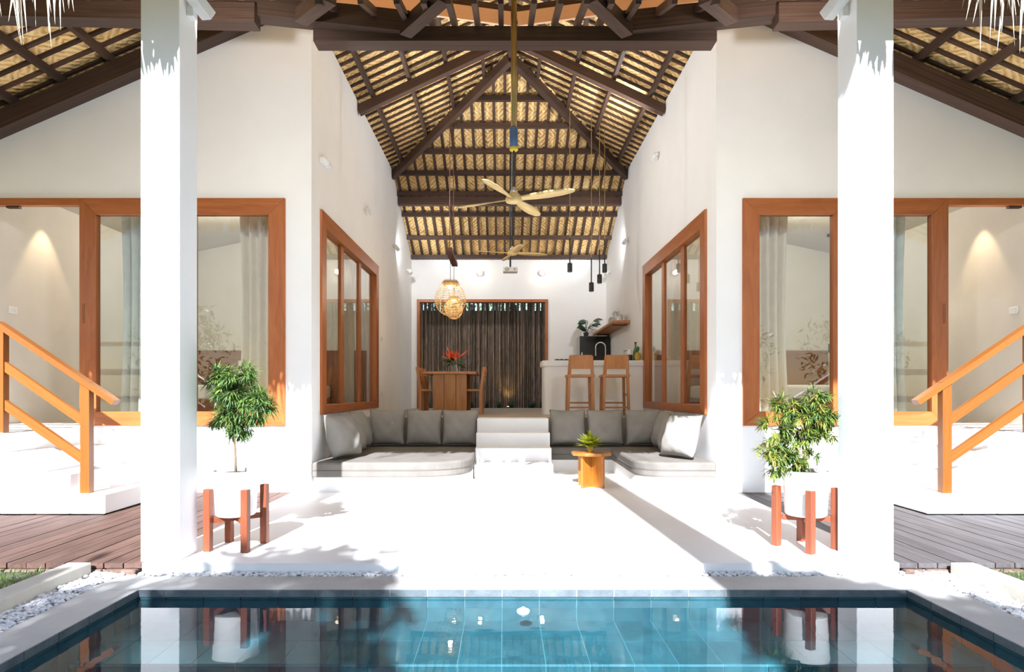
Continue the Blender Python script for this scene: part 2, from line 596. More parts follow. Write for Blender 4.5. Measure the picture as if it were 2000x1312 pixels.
roofs['front'] = struct(slab('ceiling_front', [(SX(-1, 0), RF, RZ), (SX(-1, HALF), HD, roof_z(HALF)), (SX(-1, HALF), WD, WZ0), (SX(-1, uA), FH0, FZ0), (SX(1, uA), FH0, FZ0), (SX(1, HALF), WD, WZ0), (SX(1, HALF), HD, roof_z(HALF))]),
                        'woven straw underside of the front hip slope')
roofs['canopy'] = struct(slab('ceiling_canopy', [(SX(-1, uA), FH0, FZ0), (SX(-1, uC), EAVE_D, EAVE_Z), (SX(1, uC), EAVE_D, EAVE_Z), (SX(1, uA), FH0, FZ0)]),
                         'low straw canopy over the columns')

for s in (-1, 1):
    D = 3.75
    while D < 12.9:
        if D < 7.5:
            if D < FH0:
                ut = HALF + (WZ0 - (EAVE_Z + CAN_S * (D - EAVE_D))) / WS
            else:
                ut = HALF + (WZ0 - (FZ0 + FS * (D - FH0))) / WS
            if UE - .1 - ut > .15:
                beam('rafter', (SX(s, ut), D, wing_z(ut) - 0.016), (SX(s, UE - .1), D, wing_z(UE - .1) - 0.016), 0.045, 0.032, 'dark_timber', roofs[s, 'wing'])
        if D > 7.2:
            if D < RF:
                ut = (RZ - (FZ0 + FS * (D - FH0))) / SL
            elif D < RB:
                ut = 0.02
            else:
                ut = D - RB
            ue = HALF + 0.06
            if ue - ut > 0.15:
                beam('rafter', (SX(s, ut), D, roof_z(ut) - 0.016), (SX(s, ue), D, roof_z(ue) - 0.016), 0.045, 0.03, 'dark_timber', roofs[s])
        D += 0.205
    for n in range(13):
        u = 0.47 + 0.575 * n + (0.29 if n > 3 else 0)
        if u < HALF:
            beam('purlin', (SX(s, u), FH0 + (roof_z(u) - FZ0) / FS, roof_z(u) - 0.075), (SX(s, u), RB + u, roof_z(u) - 0.075), 0.055, 0.085, 'dark_timber', roofs[s])
        else:
            if u < uA:
                d0 = FH0 + (wing_z(u) - FZ0) / FS
            elif u < uC:
                d0 = EAVE_D + (wing_z(u) - EAVE_Z) / CAN_S
            else:
                d0 = EAVE_D + .1
            beam('purlin', (SX(s, u), d0, wing_z(u) - 0.075), (SX(s, u), 7.5, wing_z(u) - 0.075), 0.06, 0.085, 'dark_timber', roofs[s, 'wing'])
    beam('hip_rafter', (SX(s, 0.02), RB, RZ - 0.2), (SX(s, HALF), RB + HALF, roof_z(HALF) - 0.2), 0.1, 0.15, 'dark_timber', roofs['back'])
    beam('principal_rafter', (SX(s, 0.02), 9.9, RZ - 0.21), (SX(s, HALF), 9.9, roof_z(HALF) - 0.21), 0.12, 0.14, 'dark_timber', roofs[s])
    # timber on the sloping head of the wing wall
    beam('wall_plate', (SX(s, 2.55), 7.42, wing_z(2.55) - 0.285), (SX(s, UE - 0.1), 7.42, wing_z(UE - 0.1) - 0.285), 0.2, 0.21, 'dark_timber', roofs[s, 'wing'])
# rear slope
x = -2.36
while x < 2.4:
    d0 = RB + abs(x) + 0.03
    beam('rafter', (XC + x, d0, RZ - SL * (d0 - RB) - 0.035), (XC + x, 15.62, RZ - SL * (15.62 - RB) - 0.035), 0.052, 0.05, 'dark_timber', roofs['back'])
    x += 0.205
for D in (10.78, 11.30, 11.85, 12.42, 12.95, 13.5, 14.1, 14.83, 15.5):
    hw = min(D - RB, HALF)
    z = RZ - SL * (D - RB) - 0.115
    beam('purlin', (XC - hw, D, z), (XC + hw, D, z), 0.08, 0.09, 'dark_timber', roofs['back'])
beam('tie_beam', (XC - HALF, 13.62, 5.36), (XC + HALF, 13.62, 5.36), 0.14, 0.17, 'dark_timber', roofs['back'])
beam('ridge_beam', (XC, RF, RZ - 0.12), (XC, RB, RZ - 0.12), 0.1, 0.16, 'dark_timber', roofs['front'])

# front ring of heavy timbers under the canopy
fr_ = roofs['front']
beam('tie_beam', (SX(-1, 1.985), 6.2, 4.71), (SX(1, 1.965), 6.2, 4.71), 0.18, 0.145, 'dark_timber', fr_)
for s in (-1, 1):
    def PP(px, py, D, s=s):
        q = P(px, py, D)
        return Vector((SX(s, XC - q.x), q.y, q.z))
    beam('eave_beam', PP(60, -30, 5.80), PP(800, 50, 6.13), 0.16, 0.2, 'dark_timber', fr_)
    beam('eave_beam', (SX(s, 2.455), 5.92, 4.755), (SX(s, 5.3), 5.84, 4.775), 0.16, 0.18, 'dark_timber', fr_)
    beam('brace', PP(792, 58, 6.02), PP(868, -10, 5.44), 0.12, 0.13, 'dark_timber', fr_)
    beam('brace', PP(588, 33, 5.93), PP(645, -10, 5.48), 0.12, 0.13, 'dark_timber', fr_)
    beam('fascia_board', PP(420, -40, 6.55), PP(1001, 38, 6.75), 0.03, 0.15, 'orange_board', fr_)
    beam('hip_beam', PP(420, -68, 6.6), PP(1001, 26, 6.8), 0.1, 0.09, 'dark_timber', fr_)
    for px in (668, 740, 801, 846, 888, 932, 977):
        q0 = PP(px + 2, 58 if px > 800 else 52 - (801 - px) * 0.115 - 8, 6.28)
        X = q0.x
        beam('jack_rafter', (X, 6.28, q0.z + 0.02), (X, 5.42, FZ0 - 0.05), 0.05, 0.07, 'dark_timber', fr_)

# canopy rafters and loose palm thatch along the eave
for i in range(41):
    x = -5.3 + i * 0.265
    beam('rafter', (XC + x, EAVE_D + 0.02, EAVE_Z - 0.04), (XC + x, FH0, FZ0 - 0.04), 0.05, 0.06, 'dark_timber', roofs['canopy'])
for (x0, x1, zb, nn, label) in ((-8.0, 8.2, 4.20, 1500, 'even fringe of dry palm thatch along the eave'),):
    mb = MB()
    for i in range(nn):
        x = random.uniform(x0, x1)
        u = abs(x - XC)
        top = EAVE_Z + .08 if u < uC else wing_z(u) + .08
        ln = top - (zb + random.uniform(-0.10, 0.08)) if u < uC else random.uniform(0.1, 0.24)
        y = EAVE_D - random.uniform(0.02, 0.07)
        mb.leaf((x, y, top), (random.uniform(-.25, .25), random.uniform(-.2, .05), -1), (0, -1, 0), ln, 0.035, random.uniform(-.1, .1))
    tag(mb.build('thatch_fringe', 'straw', None, recalc=False), label, 'thatch', kind='stuff')
for (c0, c1, D, zt, label) in ((-3.50, -2.70, 4.0, 4.28, 'long loose palm strands hanging at the top left corner'), (3.02, 3.48, 4.0, 4.28, 'long loose palm strands hanging at the top right corner')):
    mb = MB()
    for i in range(46):
        x = random.uniform(c0, c1)
        ln = random.uniform(0.45, 0.88) * (1.0 if abs(x - (c0 + c1) / 2) < 0.35 * (c1 - c0) else 0.72)
        mb.leaf((x, D + random.uniform(-.05, .05), zt), (random.uniform(-.18, .18), random.uniform(-.1, .1), -1), (0, -1, 0), ln, random.uniform(0.012, 0.03), random.uniform(-.12, .12))
    tag(mb.build('palm_strands', 'straw', None, recalc=False), label, 'thatch', kind='stuff')

# ------------------------------------------------------------------ walls and floors
FRONT = 7.5
WB = 15.6
UP = 0.8
WT = 0.19
top_u = roof_z(HALF) - 0.07


def zback(D):
    return RZ - SL * (D - RB) - 0.07


for s in (-1, 1):
    a, bx = SX(s, HALF), SX(s, HALF + WT)
    W0, W1, Z0, Z1 = 7.84, 11.38, 0.92, 3.50
    mb = MB()
    kn = RB + HALF
    mb.prism([(FRONT + .18, 0), (W0, 0), (W0, top_u), (FRONT + .18, top_u)], 'x', a, bx)
    mb.prism([(W0, 0), (W1, 0), (W1, Z0), (W0, Z0)], 'x', a, bx)
    mb.prism([(W0, Z1), (W1, Z1), (W1, top_u), (W0, top_u)], 'x', a, bx)
    mb.prism([(W1, 0), (WB, 0), (WB, zback(WB)), (kn, top_u), (W1, top_u)], 'x', a, bx)
    struct(mb.build('wall_' + SIDE[s], 'plaster'), 'white plastered side wall of the hall on the %s' % SIDE[s])
    # wing front wall
    mb = MB()
    u0, u1, z0, z1 = 2.74, 6.42, UP, 3.525
    rz_ = lambda u: wing_z(u) - 0.25
    y0, y1 = FRONT, FRONT + 0.18
    def up_(pts):
        return [(SX(s, u), z) for u, z in pts]
    mb.prism(up_([(HALF, 0), (u0, 0), (u0, rz_(u0)), (HALF, rz_(HALF) + 0.06)]), 'y', y0, y1)
    mb.prism(up_([(u0, 0), (u1, 0), (u1, z0), (u0, z0)]), 'y', y0, y1)
    mb.prism(up_([(u0, z1), (u1, z1), (u1, max(z1 + .02, rz_(u1))), (u0, rz_(u0))]), 'y', y0, y1)
    mb.prism(up_([(u1, 0), (8.0, 0), (8.0, rz_(8.0)), (u1, rz_(u1))]), 'y', y0, y1)
    struct(mb.build('wall_front_' + SIDE[s], 'plaster'), 'white gable wall of the %s wing above its window' % SIDE[s])
    # bedroom shell behind
    mb = MB()
    mb.box(SX(s, 6.4), SX(s, 6.58), 7.68, 12.0, UP, 4.0)
    struct(mb.build('wall_outer_' + SIDE[s], 'room_wall'), 'beige bedroom wall seen through the open door on the %s' % SIDE[s])
    mb = MB()
    mb.prism([(SX(s, HALF + WT), UP), (SX(s, 6.58), UP), (SX(s, 6.58), 3.95), (SX(s, HALF + WT), 5.7)], 'y', 12.0, 12.18)
    struct(mb.build('wall_rear_' + SIDE[s], 'room_wall'), 'beige rear wall of the %s bedroom' % SIDE[s])
    mb = MB()
    mb.prism([(SX(s, HALF + WT), 4.62), (SX(s, 6.58), 3.78), (SX(s, 6.58), 3.86), (SX(s, HALF + WT), 4.70)], 'y', 7.68, 12.0)
    struct(mb.build('ceiling_bedroom_' + SIDE[s], 'room_wall'), 'sloping ceiling of the %s bedroom' % SIDE[s])
    mb = MB().box(SX(s, HALF + WT), SX(s, 6.6), 7.68, 12.18, UP - 0.2, UP)
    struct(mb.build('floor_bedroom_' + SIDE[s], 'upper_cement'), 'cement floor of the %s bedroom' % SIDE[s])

# rear wall with the garden opening
BX0, BX1, BZ0, BZ1 = -2.18, 1.09, UP, 3.52
xa, xb = SX(-1, HALF + WT), SX(1, HALF + WT)
zt = zback(WB + 0.1)
mb = MB().box(xa, BX0, WB, WB + .2, 0, zt).box(BX1, xb, WB, WB + .2, 0, zt).box(BX0, BX1, WB, WB + .2, BZ1, zt).box(BX0, BX1, WB, WB + .2, 0, BZ0)
struct(mb.build('wall_back', 'plaster'), 'white rear wall of the hall around the wide garden opening')

TE = 4.39          # front edge of the terrace
mb = MB().box(SX(-1, 2.66), SX(1, 2.66), TE, 9.99, -0.3, 0.0)
struct(mb.build('floor_terrace', 'cement'), 'pale polished cement terrace in front of the sofas')
mb = MB().box(SX(-1, HALF), SX(1, HALF), 9.97, WB, 0, UP)
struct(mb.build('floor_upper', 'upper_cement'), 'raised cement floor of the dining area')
st = MB()
sx0, sx1 = -0.42, 0.68
struct(MB().box(sx0, sx1, 9.6, 9.975, 0, UP).build('step_block', 'plaster', None, bevel=0.012), 'top white step up to the dining floor')
for i, (a, c) in enumerate(((9.3, 9.6), (9.0, 9.3), (8.7, 9.0))):
    struct(MB().box(sx0, sx1, a, c, 0, 0.6 - 0.2 * i).build('step_block', 'plaster', None, bevel=0.012), '%s white step between the two sofas' % ('upper middle', 'lower middle', 'lowest')[i])

# ------------------------------------------------------------------ columns
for s, (x0, x1) in ((-1, (-2.592, -2.315)), (1, (2.512, 2.775))):
    o = MB().box(x0, x1, 4.45, 4.71, -0.05, EAVE_Z + CAN_S * (4.45 - EAVE_D) - 0.08).build('column', 'plaster', None, bevel=0.006)
    struct(o, 'tall square white column at the pool, %s one' % SIDE[s])

# ------------------------------------------------------------------ windows
def frame_y(name, s, u0, u1, z0, z1, w, ya, yb, label):
    """mitred frame in a plane facing the pool, with one pane"""
    t = thing(name, label, None); t['kind'] = 'structure'
    if 'category' in t: del t['category']
    O = [(u0, z0), (u1, z0), (u1, z1), (u0, z1)]
    I = [(u0 + w, z0 + w * .85), (u1 - w, z0 + w * .85), (u1 - w, z1 - w), (u0 + w, z1 - w)]
    for i, (nm, mt) in enumerate((('sill_rail', 'teak_u'), ('stile', 'teak_v'), ('head_rail', 'teak_u'), ('stile', 'teak_v'))):
        j = (i + 1) % 4
        q = [O[i], O[j], I[j], I[i]]
        MB().prism([(SX(s, a), c) for a, c in q], 'y', ya, yb).build(nm, mt, t, bevel=0.004, bseg=1)
    # thin inner bead and pane
    ym = (ya + yb) / 2
    MB().box(SX(s, u0 + w - .01), SX(s, u1 - w + .01), ym - .004, ym + .004, z0 + w * .85 - .01, z1 - w + .01).build('pane', 'glass', t)
    return t


def frame_x(name, s, d0, d1, z0, z1, w, mull, label):
    t = thing(name, label, None); t['kind'] = 'structure'
    if 'category' in t: del t['category']
    xa_, xb_ = SX(s, HALF - 0.03), SX(s, HALF + 0.10)
    O = [(d0, z0), (d1, z0), (d1, z1), (d0, z1)]
    wb = w * 0.6
    I = [(d0 + w, z0 + wb), (d1 - w, z0 + wb), (d1 - w, z1 - w), (d0 + w, z1 - w)]
    for i, (nm, mt) in enumerate((('sill_rail', 'teak_y'), ('stile', 'teak_v'), ('head_rail', 'teak_y'), ('stile', 'teak_v'))):
        j = (i + 1) % 4
        MB().prism([O[i], O[j], I[j], I[i]], 'x', xa_, xb_).build(nm, mt, t, bevel=0.004, bseg=1)
    edges = [d0 + w]
    for (m0, m1) in mull:
        MB().box(SX(s, HALF + .015), SX(s, HALF + .065), m0, m1, z0 + wb, z1 - w).build('mullion', 'teak_v', t, bevel=0.004, bseg=1)
        edges += [m0, m1]
    edges.append(d1 - w)
    xm = SX(s, HALF + 0.04)
    for k in range(0, len(edges), 2):
        MB().box(xm - .004, xm + .004, edges[k], edges[k + 1], z0 + wb - .005, z1 - w + .005).build('pane', 'glass', t)
    return t


wi = 1
for s in (-1, 1):
    nm = SIDE[s]
    frame_y('window_%d' % wi, s, 2.74, 4.02, UP, 3.525, 0.2, FRONT - 0.03, FRONT + 0.06, 'fixed teak framed picture window beside the sofa, %s wing' % nm); wi += 1
    t = frame_y('door_%d' % (1 if s < 0 else 2), s, 4.022, 5.2, UP, 3.525, 0.2, FRONT - 0.03, FRONT + 0.06, 'teak framed sliding glass door slid open beside the stairs, %s wing' % nm)
    MB().box(SX(s, 5.13), SX(s, 5.165), FRONT - .034, FRONT - .02, 2.02, 2.26).build('pull_slot', 'rail_wood', t, bevel=0.004)
    MB().lathe([(0.028, 0), (0.028, 0.012), (0.02, 0.016)], 16).build('lock', 'chrome', t, True)
    lk = t.children[-1]; lk.rotation_euler = (R(90), 0, 0); lk.location = (SX(s, 5.148), FRONT - .03, 1.90)
    tr_ = struct(MB().box(SX(s, 5.2), SX(s, 6.42), FRONT - .03, FRONT + .06, 3.44, 3.525).build('trim_%d' % wi, 'teak_u', None, bevel=0.004), 'teak head rail above the open doorway, %s wing' % nm)
    MB().box(SX(s, 5.95), SX(s, 6.1), FRONT + .0, FRONT + .05, 3.415, 3.44).build('door_stop', 'dark_timber', tr_)
    frame_x('window_%d' % wi, s, 7.84, 11.38, 0.92, 3.50, 0.2, ((8.92, 9.08), (10.03, 10.17)), 'three pane teak window in the %s side wall of the hall' % nm); wi += 1
# rear opening frame
t = thing('window_%d' % wi, 'dark teak frame of the rear garden opening', None); t['kind'] = 'structure'
if 'category' in t: del t['category']
MB().box(BX0, BX0 + .07, WB - .03, WB + .2, BZ0, BZ1).build('jamb', 'teak_v', t)
MB().box(BX1 - .07, BX1, WB - .03, WB + .2, BZ0, BZ1).build('jamb', 'teak_v', t)
MB().box(BX0 + .07, BX1 - .07, WB - .03, WB + .2, BZ1 - .07, BZ1).build('head_rail', 'teak_u', t)

# ------------------------------------------------------------------ stairs, railings, decks
for s in (-1, 1):
    nm = SIDE[s]
    stt = bpy.data.objects.new('floor_stairs_' + nm, None); COL.objects.link(stt)
    struct(stt, 'white side stairs climbing to the %s wing door' % nm)
    us = [4.035 + .345 * i for i in range(4)] + [7.9]
    for i in range(4):
        MB().box(SX(s, us[i]), SX(s, us[i + 1]), 6.13, FRONT - .002, 0.005, 0.2 * (i + 1)).build('landing' if i == 3 else 'step', 'plaster', stt, bevel=0.01)
    # railing
    t = thing('stair_railing', 'honey coloured wooden stair railing on the %s stairs' % nm, 'railing', (SX(s, 4.27), 6.22, 0.2))
    def lp(u, z):
        return (s * (u - 4.27), 0, z - 0.2)
    beam('post', lp(4.27, 0.2), lp(4.27, 1.30), 0.09, 0.075, 'rail_wood', t)
    beam('post', lp(5.12, 0.8), lp(5.12, 1.86), 0.09, 0.075, 'rail_wood', t)
    beam('post', lp(6.9, 0.8), lp(6.9, 1.86), 0.09, 0.075, 'rail_wood', t)
    beam('handrail', lp(3.98, 1.10), lp(5.15, 1.885), 0.10, 0.055, 'rail_wood', t)
    beam('handrail', lp(5.14, 1.88), lp(7.0, 1.88), 0.10, 0.055, 'rail_wood', t)
    beam('middle_rail', lp(4.27, 0.895), lp(5.12, 1.485), 0.045, 0.085, 'rail_wood', t)
    beam('middle_rail', lp(5.12, 1.485), lp(6.9, 1.485), 0.045, 0.085, 'rail_wood', t)
    beam('lower_rail', lp(4.27, 0.515), lp(5.12, 1.105), 0.045, 0.085, 'rail_wood', t)
    beam('lower_rail', lp(5.12, 1.105), lp(6.9, 1.105), 0.045, 0.085, 'rail_wood', t)
    # recessed step light
    t = thing('step_light', 'small square step light in the wall by the %s stairs' % nm, 'light', (SX(s, 4.86), FRONT, 0.70), 0, 'step lights')
    bz = MB().box(-.06, .06, -.012, 0, -.045, .045).build('bezel', 'grey_box', t, bevel=0.003)
    MB().box(-.03, .03, -.016, -.012, -.018, .018).build('lens', 'bulb_white', bz)
    # deck of separate boards
    dk = bpy.data.objects.new('floor_deck_' + nm, None); COL.objects.link(dk)
    struct(dk, '%s wooden deck between column and stairs' % ('warm brown' if s < 0 else 'weathered grey'))
    dm = 'deck_wood' if s < 0 else 'deck_wood_grey'
    lens = {}
    u = 2.665
    while u < 7.9:
        d1 = FRONT - .005 if u < 4.0 else 6.125
        if d1 not in lens:
            lens[d1] = MB().box(-.0645, .0645, 0, d1 - 4.40, -.035, 0).mesh('plank'); lens[d1].materials.append(MATS[dm])
        o = bpy.data.objects.new('plank', lens[d1]); COL.objects.link(o); o.parent = dk
        o.location = (SX(s, u + .0685), 4.40 + random.uniform(0, .01), -0.002 - random.uniform(0, .003))
        u += 0.137
    struct(MB().box(SX(s, 2.67), SX(s, 8.0), 4.5, FRONT, -.3, -.06).build('ground_deck_' + nm, 'garden_soil'), 'shaded ground under the %s deck' % nm)
    # rough stones carrying the deck edge
    u = 2.70
    k = 0
    while u < 3.9:
        w = random.uniform(.14, .24)
        o = MB().box(-w / 2, w / 2, 0, .1, 0, .065).build('edge_stone', 'rubble', dk, bevel=0.012)
        o.location = (SX(s, u + w / 2), 4.385 - random.uniform(0, .02), -0.11)
        u += w + .015
        k += 1
    # kerb, grass, gravel bed
    kb = MB().box(SX(s, 2.995), SX(s, 3.16), -3.0, 4.36, -0.3, 0.015).build('kerb_' + nm, 'kerb_stone', None, bevel=0.01)
    struct(kb, 'low cream kerb between lawn and gravel, %s side' % nm)
    struct(MB().box(SX(s, 3.16), SX(s, 9.0), -3.0, 4.38, -.3, -.06).build('ground_lawn_' + nm, 'lawn_soil'), 'lawn soil beside the pool, %s side' % nm)
    mb = MB()
    for i in range(9000):
        uu = random.uniform(3.17, 6.2); yy = random.uniform(1.6, 4.37)
        mb.leaf((SX(s, uu), yy, -.065), (random.uniform(-.5, .5), random.uniform(-.5, .5), 1), (random.uniform(-1, 1), random.uniform(-1, 1), 0.1), random.uniform(.03, .075), 0.006, random.uniform(-.2, .5), 2)
    tag(mb.build('grass', 'grass_blade', None, recalc=False), 'short green lawn beyond the kerb on the %s' % nm, 'grass', kind='stuff')

# gravel: bed plus thousands of loose stones
ICO = bmesh.new(); bmesh.ops.create_icosphere(ICO, subdivisions=1, radius=1.0)
iv = [v.co.copy() for v in ICO.verts]; if_ = [tuple(v.index for v in f.verts) for f in ICO.faces]
ICO.free()
mb = MB().box(SX(-1, 2.66), SX(1, 2.66), 4.26, TE, -.3, -.075)
for s in (-1, 1):
    mb.box(SX(s, 2.70), SX(s, 2.996), -3, TE + .1, -.3, -.076)
struct(mb.build('ground_gravel', 'gravel_bed'), 'pale gravel bed around the pool coping')


def gravel(name, areas, label):
    mb = MB()
    for (x0, x1, y0, y1, n) in areas:
        for i in range(n):
            c = Vector((random.uniform(x0, x1), random.uniform(y0, y1), -.068 + random.uniform(-.006, .012)))
            r = random.uniform(.008, .018)
            e = (random.uniform(.8, 1.3), random.uniform(.8, 1.3), random.uniform(.5, .8))
            a = random.uniform(0, 6.28); ca, sa = math.cos(a), math.sin(a)
            vs = []
            for v in iv:
                q = v * random.uniform(.8, 1.15) * r
                qx, qy = q.x * e[0], q.y * e[1]
                vs.append((c.x + qx * ca - qy * sa, c.y + qx * sa + qy * ca, c.z + q.z * e[2]))
            mb.add(vs, if_)
    return tag(mb.build(name, 'gravel_stone', None, recalc=False), label, 'gravel', kind='stuff')


gravel('gravel', [(SX(-1, 2.66), SX(1, 2.66), 4.285, 4.385, 1500)], 'white gravel strip along the terrace edge')
gravel('gravel', [(SX(-1, 2.985), SX(-1, 2.77), 1.5, 4.45, 2200)], 'white gravel strip between left kerb and coping')
gravel('gravel', [(SX(1, 2.77), SX(1, 2.985), 1.5, 4.45, 2200)], 'white gravel strip between right kerb and coping')

# ------------------------------------------------------------------ pool
PI, PO = 2.455, 2.765      # coping inner / outer half width
PD = 3.99                  # inner edge of the far coping
PZ = -0.06
PN = -2.6                  # near end of the pool
mb = MB()
mb.box(SX(-1, PO), SX(1, PO), PD, 4.285, -0.11, PZ)
mb.box(SX(-1, PO), SX(-1, PI), PN, PD, -0.11, PZ).box(SX(1, PI), SX(1, PO), PN, PD, -0.11, PZ)
mb.box(SX(-1, PO), SX(1, PO), PN - .3, PN, -0.3, PZ)
struct(mb.build('floor_coping', 'coping_stone', None, bevel=0.006), 'smooth pale stone coping around the pool')
WZ = -0.118
pw = MB()
pw.box(SX(-1, PI + .3), SX(-1, PI + .012), PN, PD + .3, -1.5, -0.1101).box(SX(1, PI + .012), SX(1, PI + .3), PN, PD + .3, -1.5, -0.1101)
pw.box(SX(-1, PI + .012), SX(1, PI + .012), PD + .012, PD + .25, -1.5, -0.1101)
pw.box(SX(-1, PI + .012), SX(1, PI + .012), PN - .25, PN, -1.5, -0.1101)
pw.box(SX(-1, PI + .012), SX(1, PI + .012), PN, PD + .012, -1.6, -0.90)
pw.box(SX(-1, PI + .012), SX(1, PI + .012), 3.36, PD + .012, -0.90, -0.263)
pool = struct(pw.build('wall_pool', 'grout'), 'grouted pool shell under the tiles')
TW = 0.2385
tiles = {}


def tile(mat, dims, loc, name='tile', rz=0.0):
    key = (mat, dims)
    if key not in tiles:
        o_ = MB().box(-dims[0] / 2, dims[0] / 2, -dims[1] / 2, dims[1] / 2, -dims[2] / 2, dims[2] / 2)
        tiles[key] = o_.mesh('tile'); tiles[key].materials.append(MATS[mat])
    o = bpy.data.objects.new(name, tiles[key]); COL.objects.link(o); o.parent = pool
    o.location = loc; o.rotation_euler = (0, 0, rz)
    return o


nx = int(2 * PI / TW)
for i in range(nx + 1):
    x = SX(-1, PI) + .06 + TW * i
    if x > SX(1, PI) - .05: break
    tile('rim_tile', (TW - .005, .018, .044), (x + TW / 2 - .12, PD + .004, -.083), 'rim_tile')
    tile('pool_tile_lowered_for_sun', (TW - .005, .014, .155), (x + TW / 2 - .12, PD + .008, -.188), 'wall_tile')
    for j in range(2):
        tile('pool_tile', (TW - .005, .31, .014), (x + TW / 2 - .12, 3.83 - .315 * j, -.267), 'step_tile')
    tile('pool_tile_lowered_for_sun', (TW - .005, .014, .29), (x + TW / 2 - .12, 3.358, -.42), 'wall_tile')
for s in (-1, 1):
    for i in range(15):
        y = PD - .12 - TW * i
        tile('rim_tile', (.018, TW - .005, .044), (SX(s, PI + .003), y, -.083), 'rim_tile')
        tile('pool_tile', (.014, TW - .005, .30), (SX(s, PI + .008), y, -.262), 'wall_tile')
        tile('pool_tile', (.014, TW - .005, .30), (SX(s, PI + .008), y, -.565), 'wall_tile')
for i in range(10):
    for j in range(6):
        tile('pool_tile', (.485, .485, .014), (SX(-1, PI) + .26 + .49 * i, 3.1 - .49 * j, -0.895), 'floor_tile')
struct(MB().add([(SX(-1, PI + .01), PN, WZ), (SX(1, PI + .01), PN, WZ), (SX(1, PI + .01), PD + .008, WZ), (SX(-1, PI + .01), PD + .008, WZ)], [(0, 1, 2, 3)]).build('water', 'pool_water'), 'still clear turquoise pool water')
t = thing('pool_float', 'small round white float lying on the pool water', 'float', (.114, 3.757, WZ - .012))
MB().lathe([(.03, 0), (.039, .008), (.039, .02), (.032, .026), (.012, .028), (0, .028)], 22).build('disc', 'white_metal', t, True)
MB().lathe([(.011, .028), (.011, .038), (.006, .041), (0, .041)], 12).build('knob', 'white_metal', t, True)

struct(MB().box(-30, SX(-1, 9), -30, 30, -.5, -.13).box(SX(1, 9), 30, -30, 30, -.5, -.13).box(SX(-1, 9), SX(1, 9), -30, -3.0, -.5, -.13).box(SX(-1, 9), SX(1, 9), 16.0, 30, -.5, -.13).build('ground', 'lawn_soil'), 'garden ground around the house')

# ------------------------------------------------------------------ sofas
def arc_pts(poly, rad, seg=8):
    """round chosen corners of a polygon; rad per corner"""
    out = []
    n = len(poly)
    for i in range(n):
        p = Vector(poly[i]); r = rad[i]
        if r <= 0:
            out.append(tuple(p)); continue
        a = (Vector(poly[i - 1]) - p).normalized(); c = (Vector(poly[(i + 1) % n]) - p).normalized()
        p0, p1 = p + a * r, p + c * r
        for k in range(seg + 1):
            t_ = k / seg
            out.append(tuple(p0 * (1 - t_) ** 2 + p * 2 * t_ * (1 - t_) + p1 * t_ ** 2))
    return out


def inset(poly, d):
    c = Vector((sum(p[0] for p in poly) / len(poly), sum(p[1] for p in poly) / len(poly)))
    out = []
    n = len(poly)
    for i in range(n):
        p = Vector(poly[i]); a = (p - Vector(poly[i - 1])); b_ = (Vector(poly[(i + 1) % n]) - p)
        na = Vector((-a.y, a.x)).normalized() if a.length > 1e-6 else Vector((0, 0)); nb = Vector((-b_.y, b_.x)).normalized() if b_.length > 1e-6 else Vector((0, 0))
        m_ = (na + nb)
        m_ = m_.normalized() if m_.length > 1e-6 else na
        out.append(tuple(p + m_ * d))
    return out


LP_ = arc_pts([(-2.305, 7.5), (-.40, 7.5), (-.425, 9.94), (-2.305, 9.94)], [0, .75, .04, 0], 14)
RP_ = arc_pts([(2.535, 7.5), (2.535, 9.94), (.69, 9.94), (.69, 9.46), (1.62, 9.46), (1.60, 7.5)], [0, 0, .03, .06, 0, .42], 12)[::-1]
for nm, poly in (('left', LP_), ('right', RP_)):
    area = sum(poly[i][0] * poly[(i + 1) % len(poly)][1] - poly[(i + 1) % len(poly)][0] * poly[i][1] for i in range(len(poly)))
    if area < 0: poly = poly[::-1]
    ins = inset(poly, 0.02)
    struct(MB().prism(ins, 'z', 0, .178).build('sofa_plinth', 'plaster'), 'white masonry plinth under the %s sofa' % nm)
    t = thing('seat_mattress', 'taupe seat mattress %s' % ('with one big rounded corner on the left sofa' if nm == 'left' else 'bent in an L behind the small wooden table'), 'mattress', (poly[0][0], poly[0][1], .178))
    ox, oy = poly[0]
    loc = [(a - ox, c - oy) for a, c in poly]
    n = len(loc)
    rings = [(0.012, 0.0), (0.0, 0.02), (0.0, 0.075), (0.006, 0.082), (0.0, 0.09), (0.0, 0.155), (0.012, 0.174), (0.035, 0.182)]
    vs = []; fs = []
    for (d, z) in rings:
        for q in inset(loc, d): vs.append((q[0], q[1], z))
    for i in range(len(rings) - 1):
        for j in range(n):
            j2 = (j + 1) % n
            fs.append((i * n + j, i * n + j2, (i + 1) * n + j2, (i + 1) * n + j))
    fs.append(tuple(range((len(rings) - 1) * n, len(rings) * n)))
    fs.append(tuple(range(n - 1, -1, -1)))
    cov = MB().add(vs, fs).build('cover', 'taupe_lowered_for_sun', t)
    seam = [(q[0], q[1], .083) for q in inset(loc, -.001)]
    MB().tube(seam, .004, 6, closed=True).build('piping', 'taupe_lowered_for_sun', cov, True)


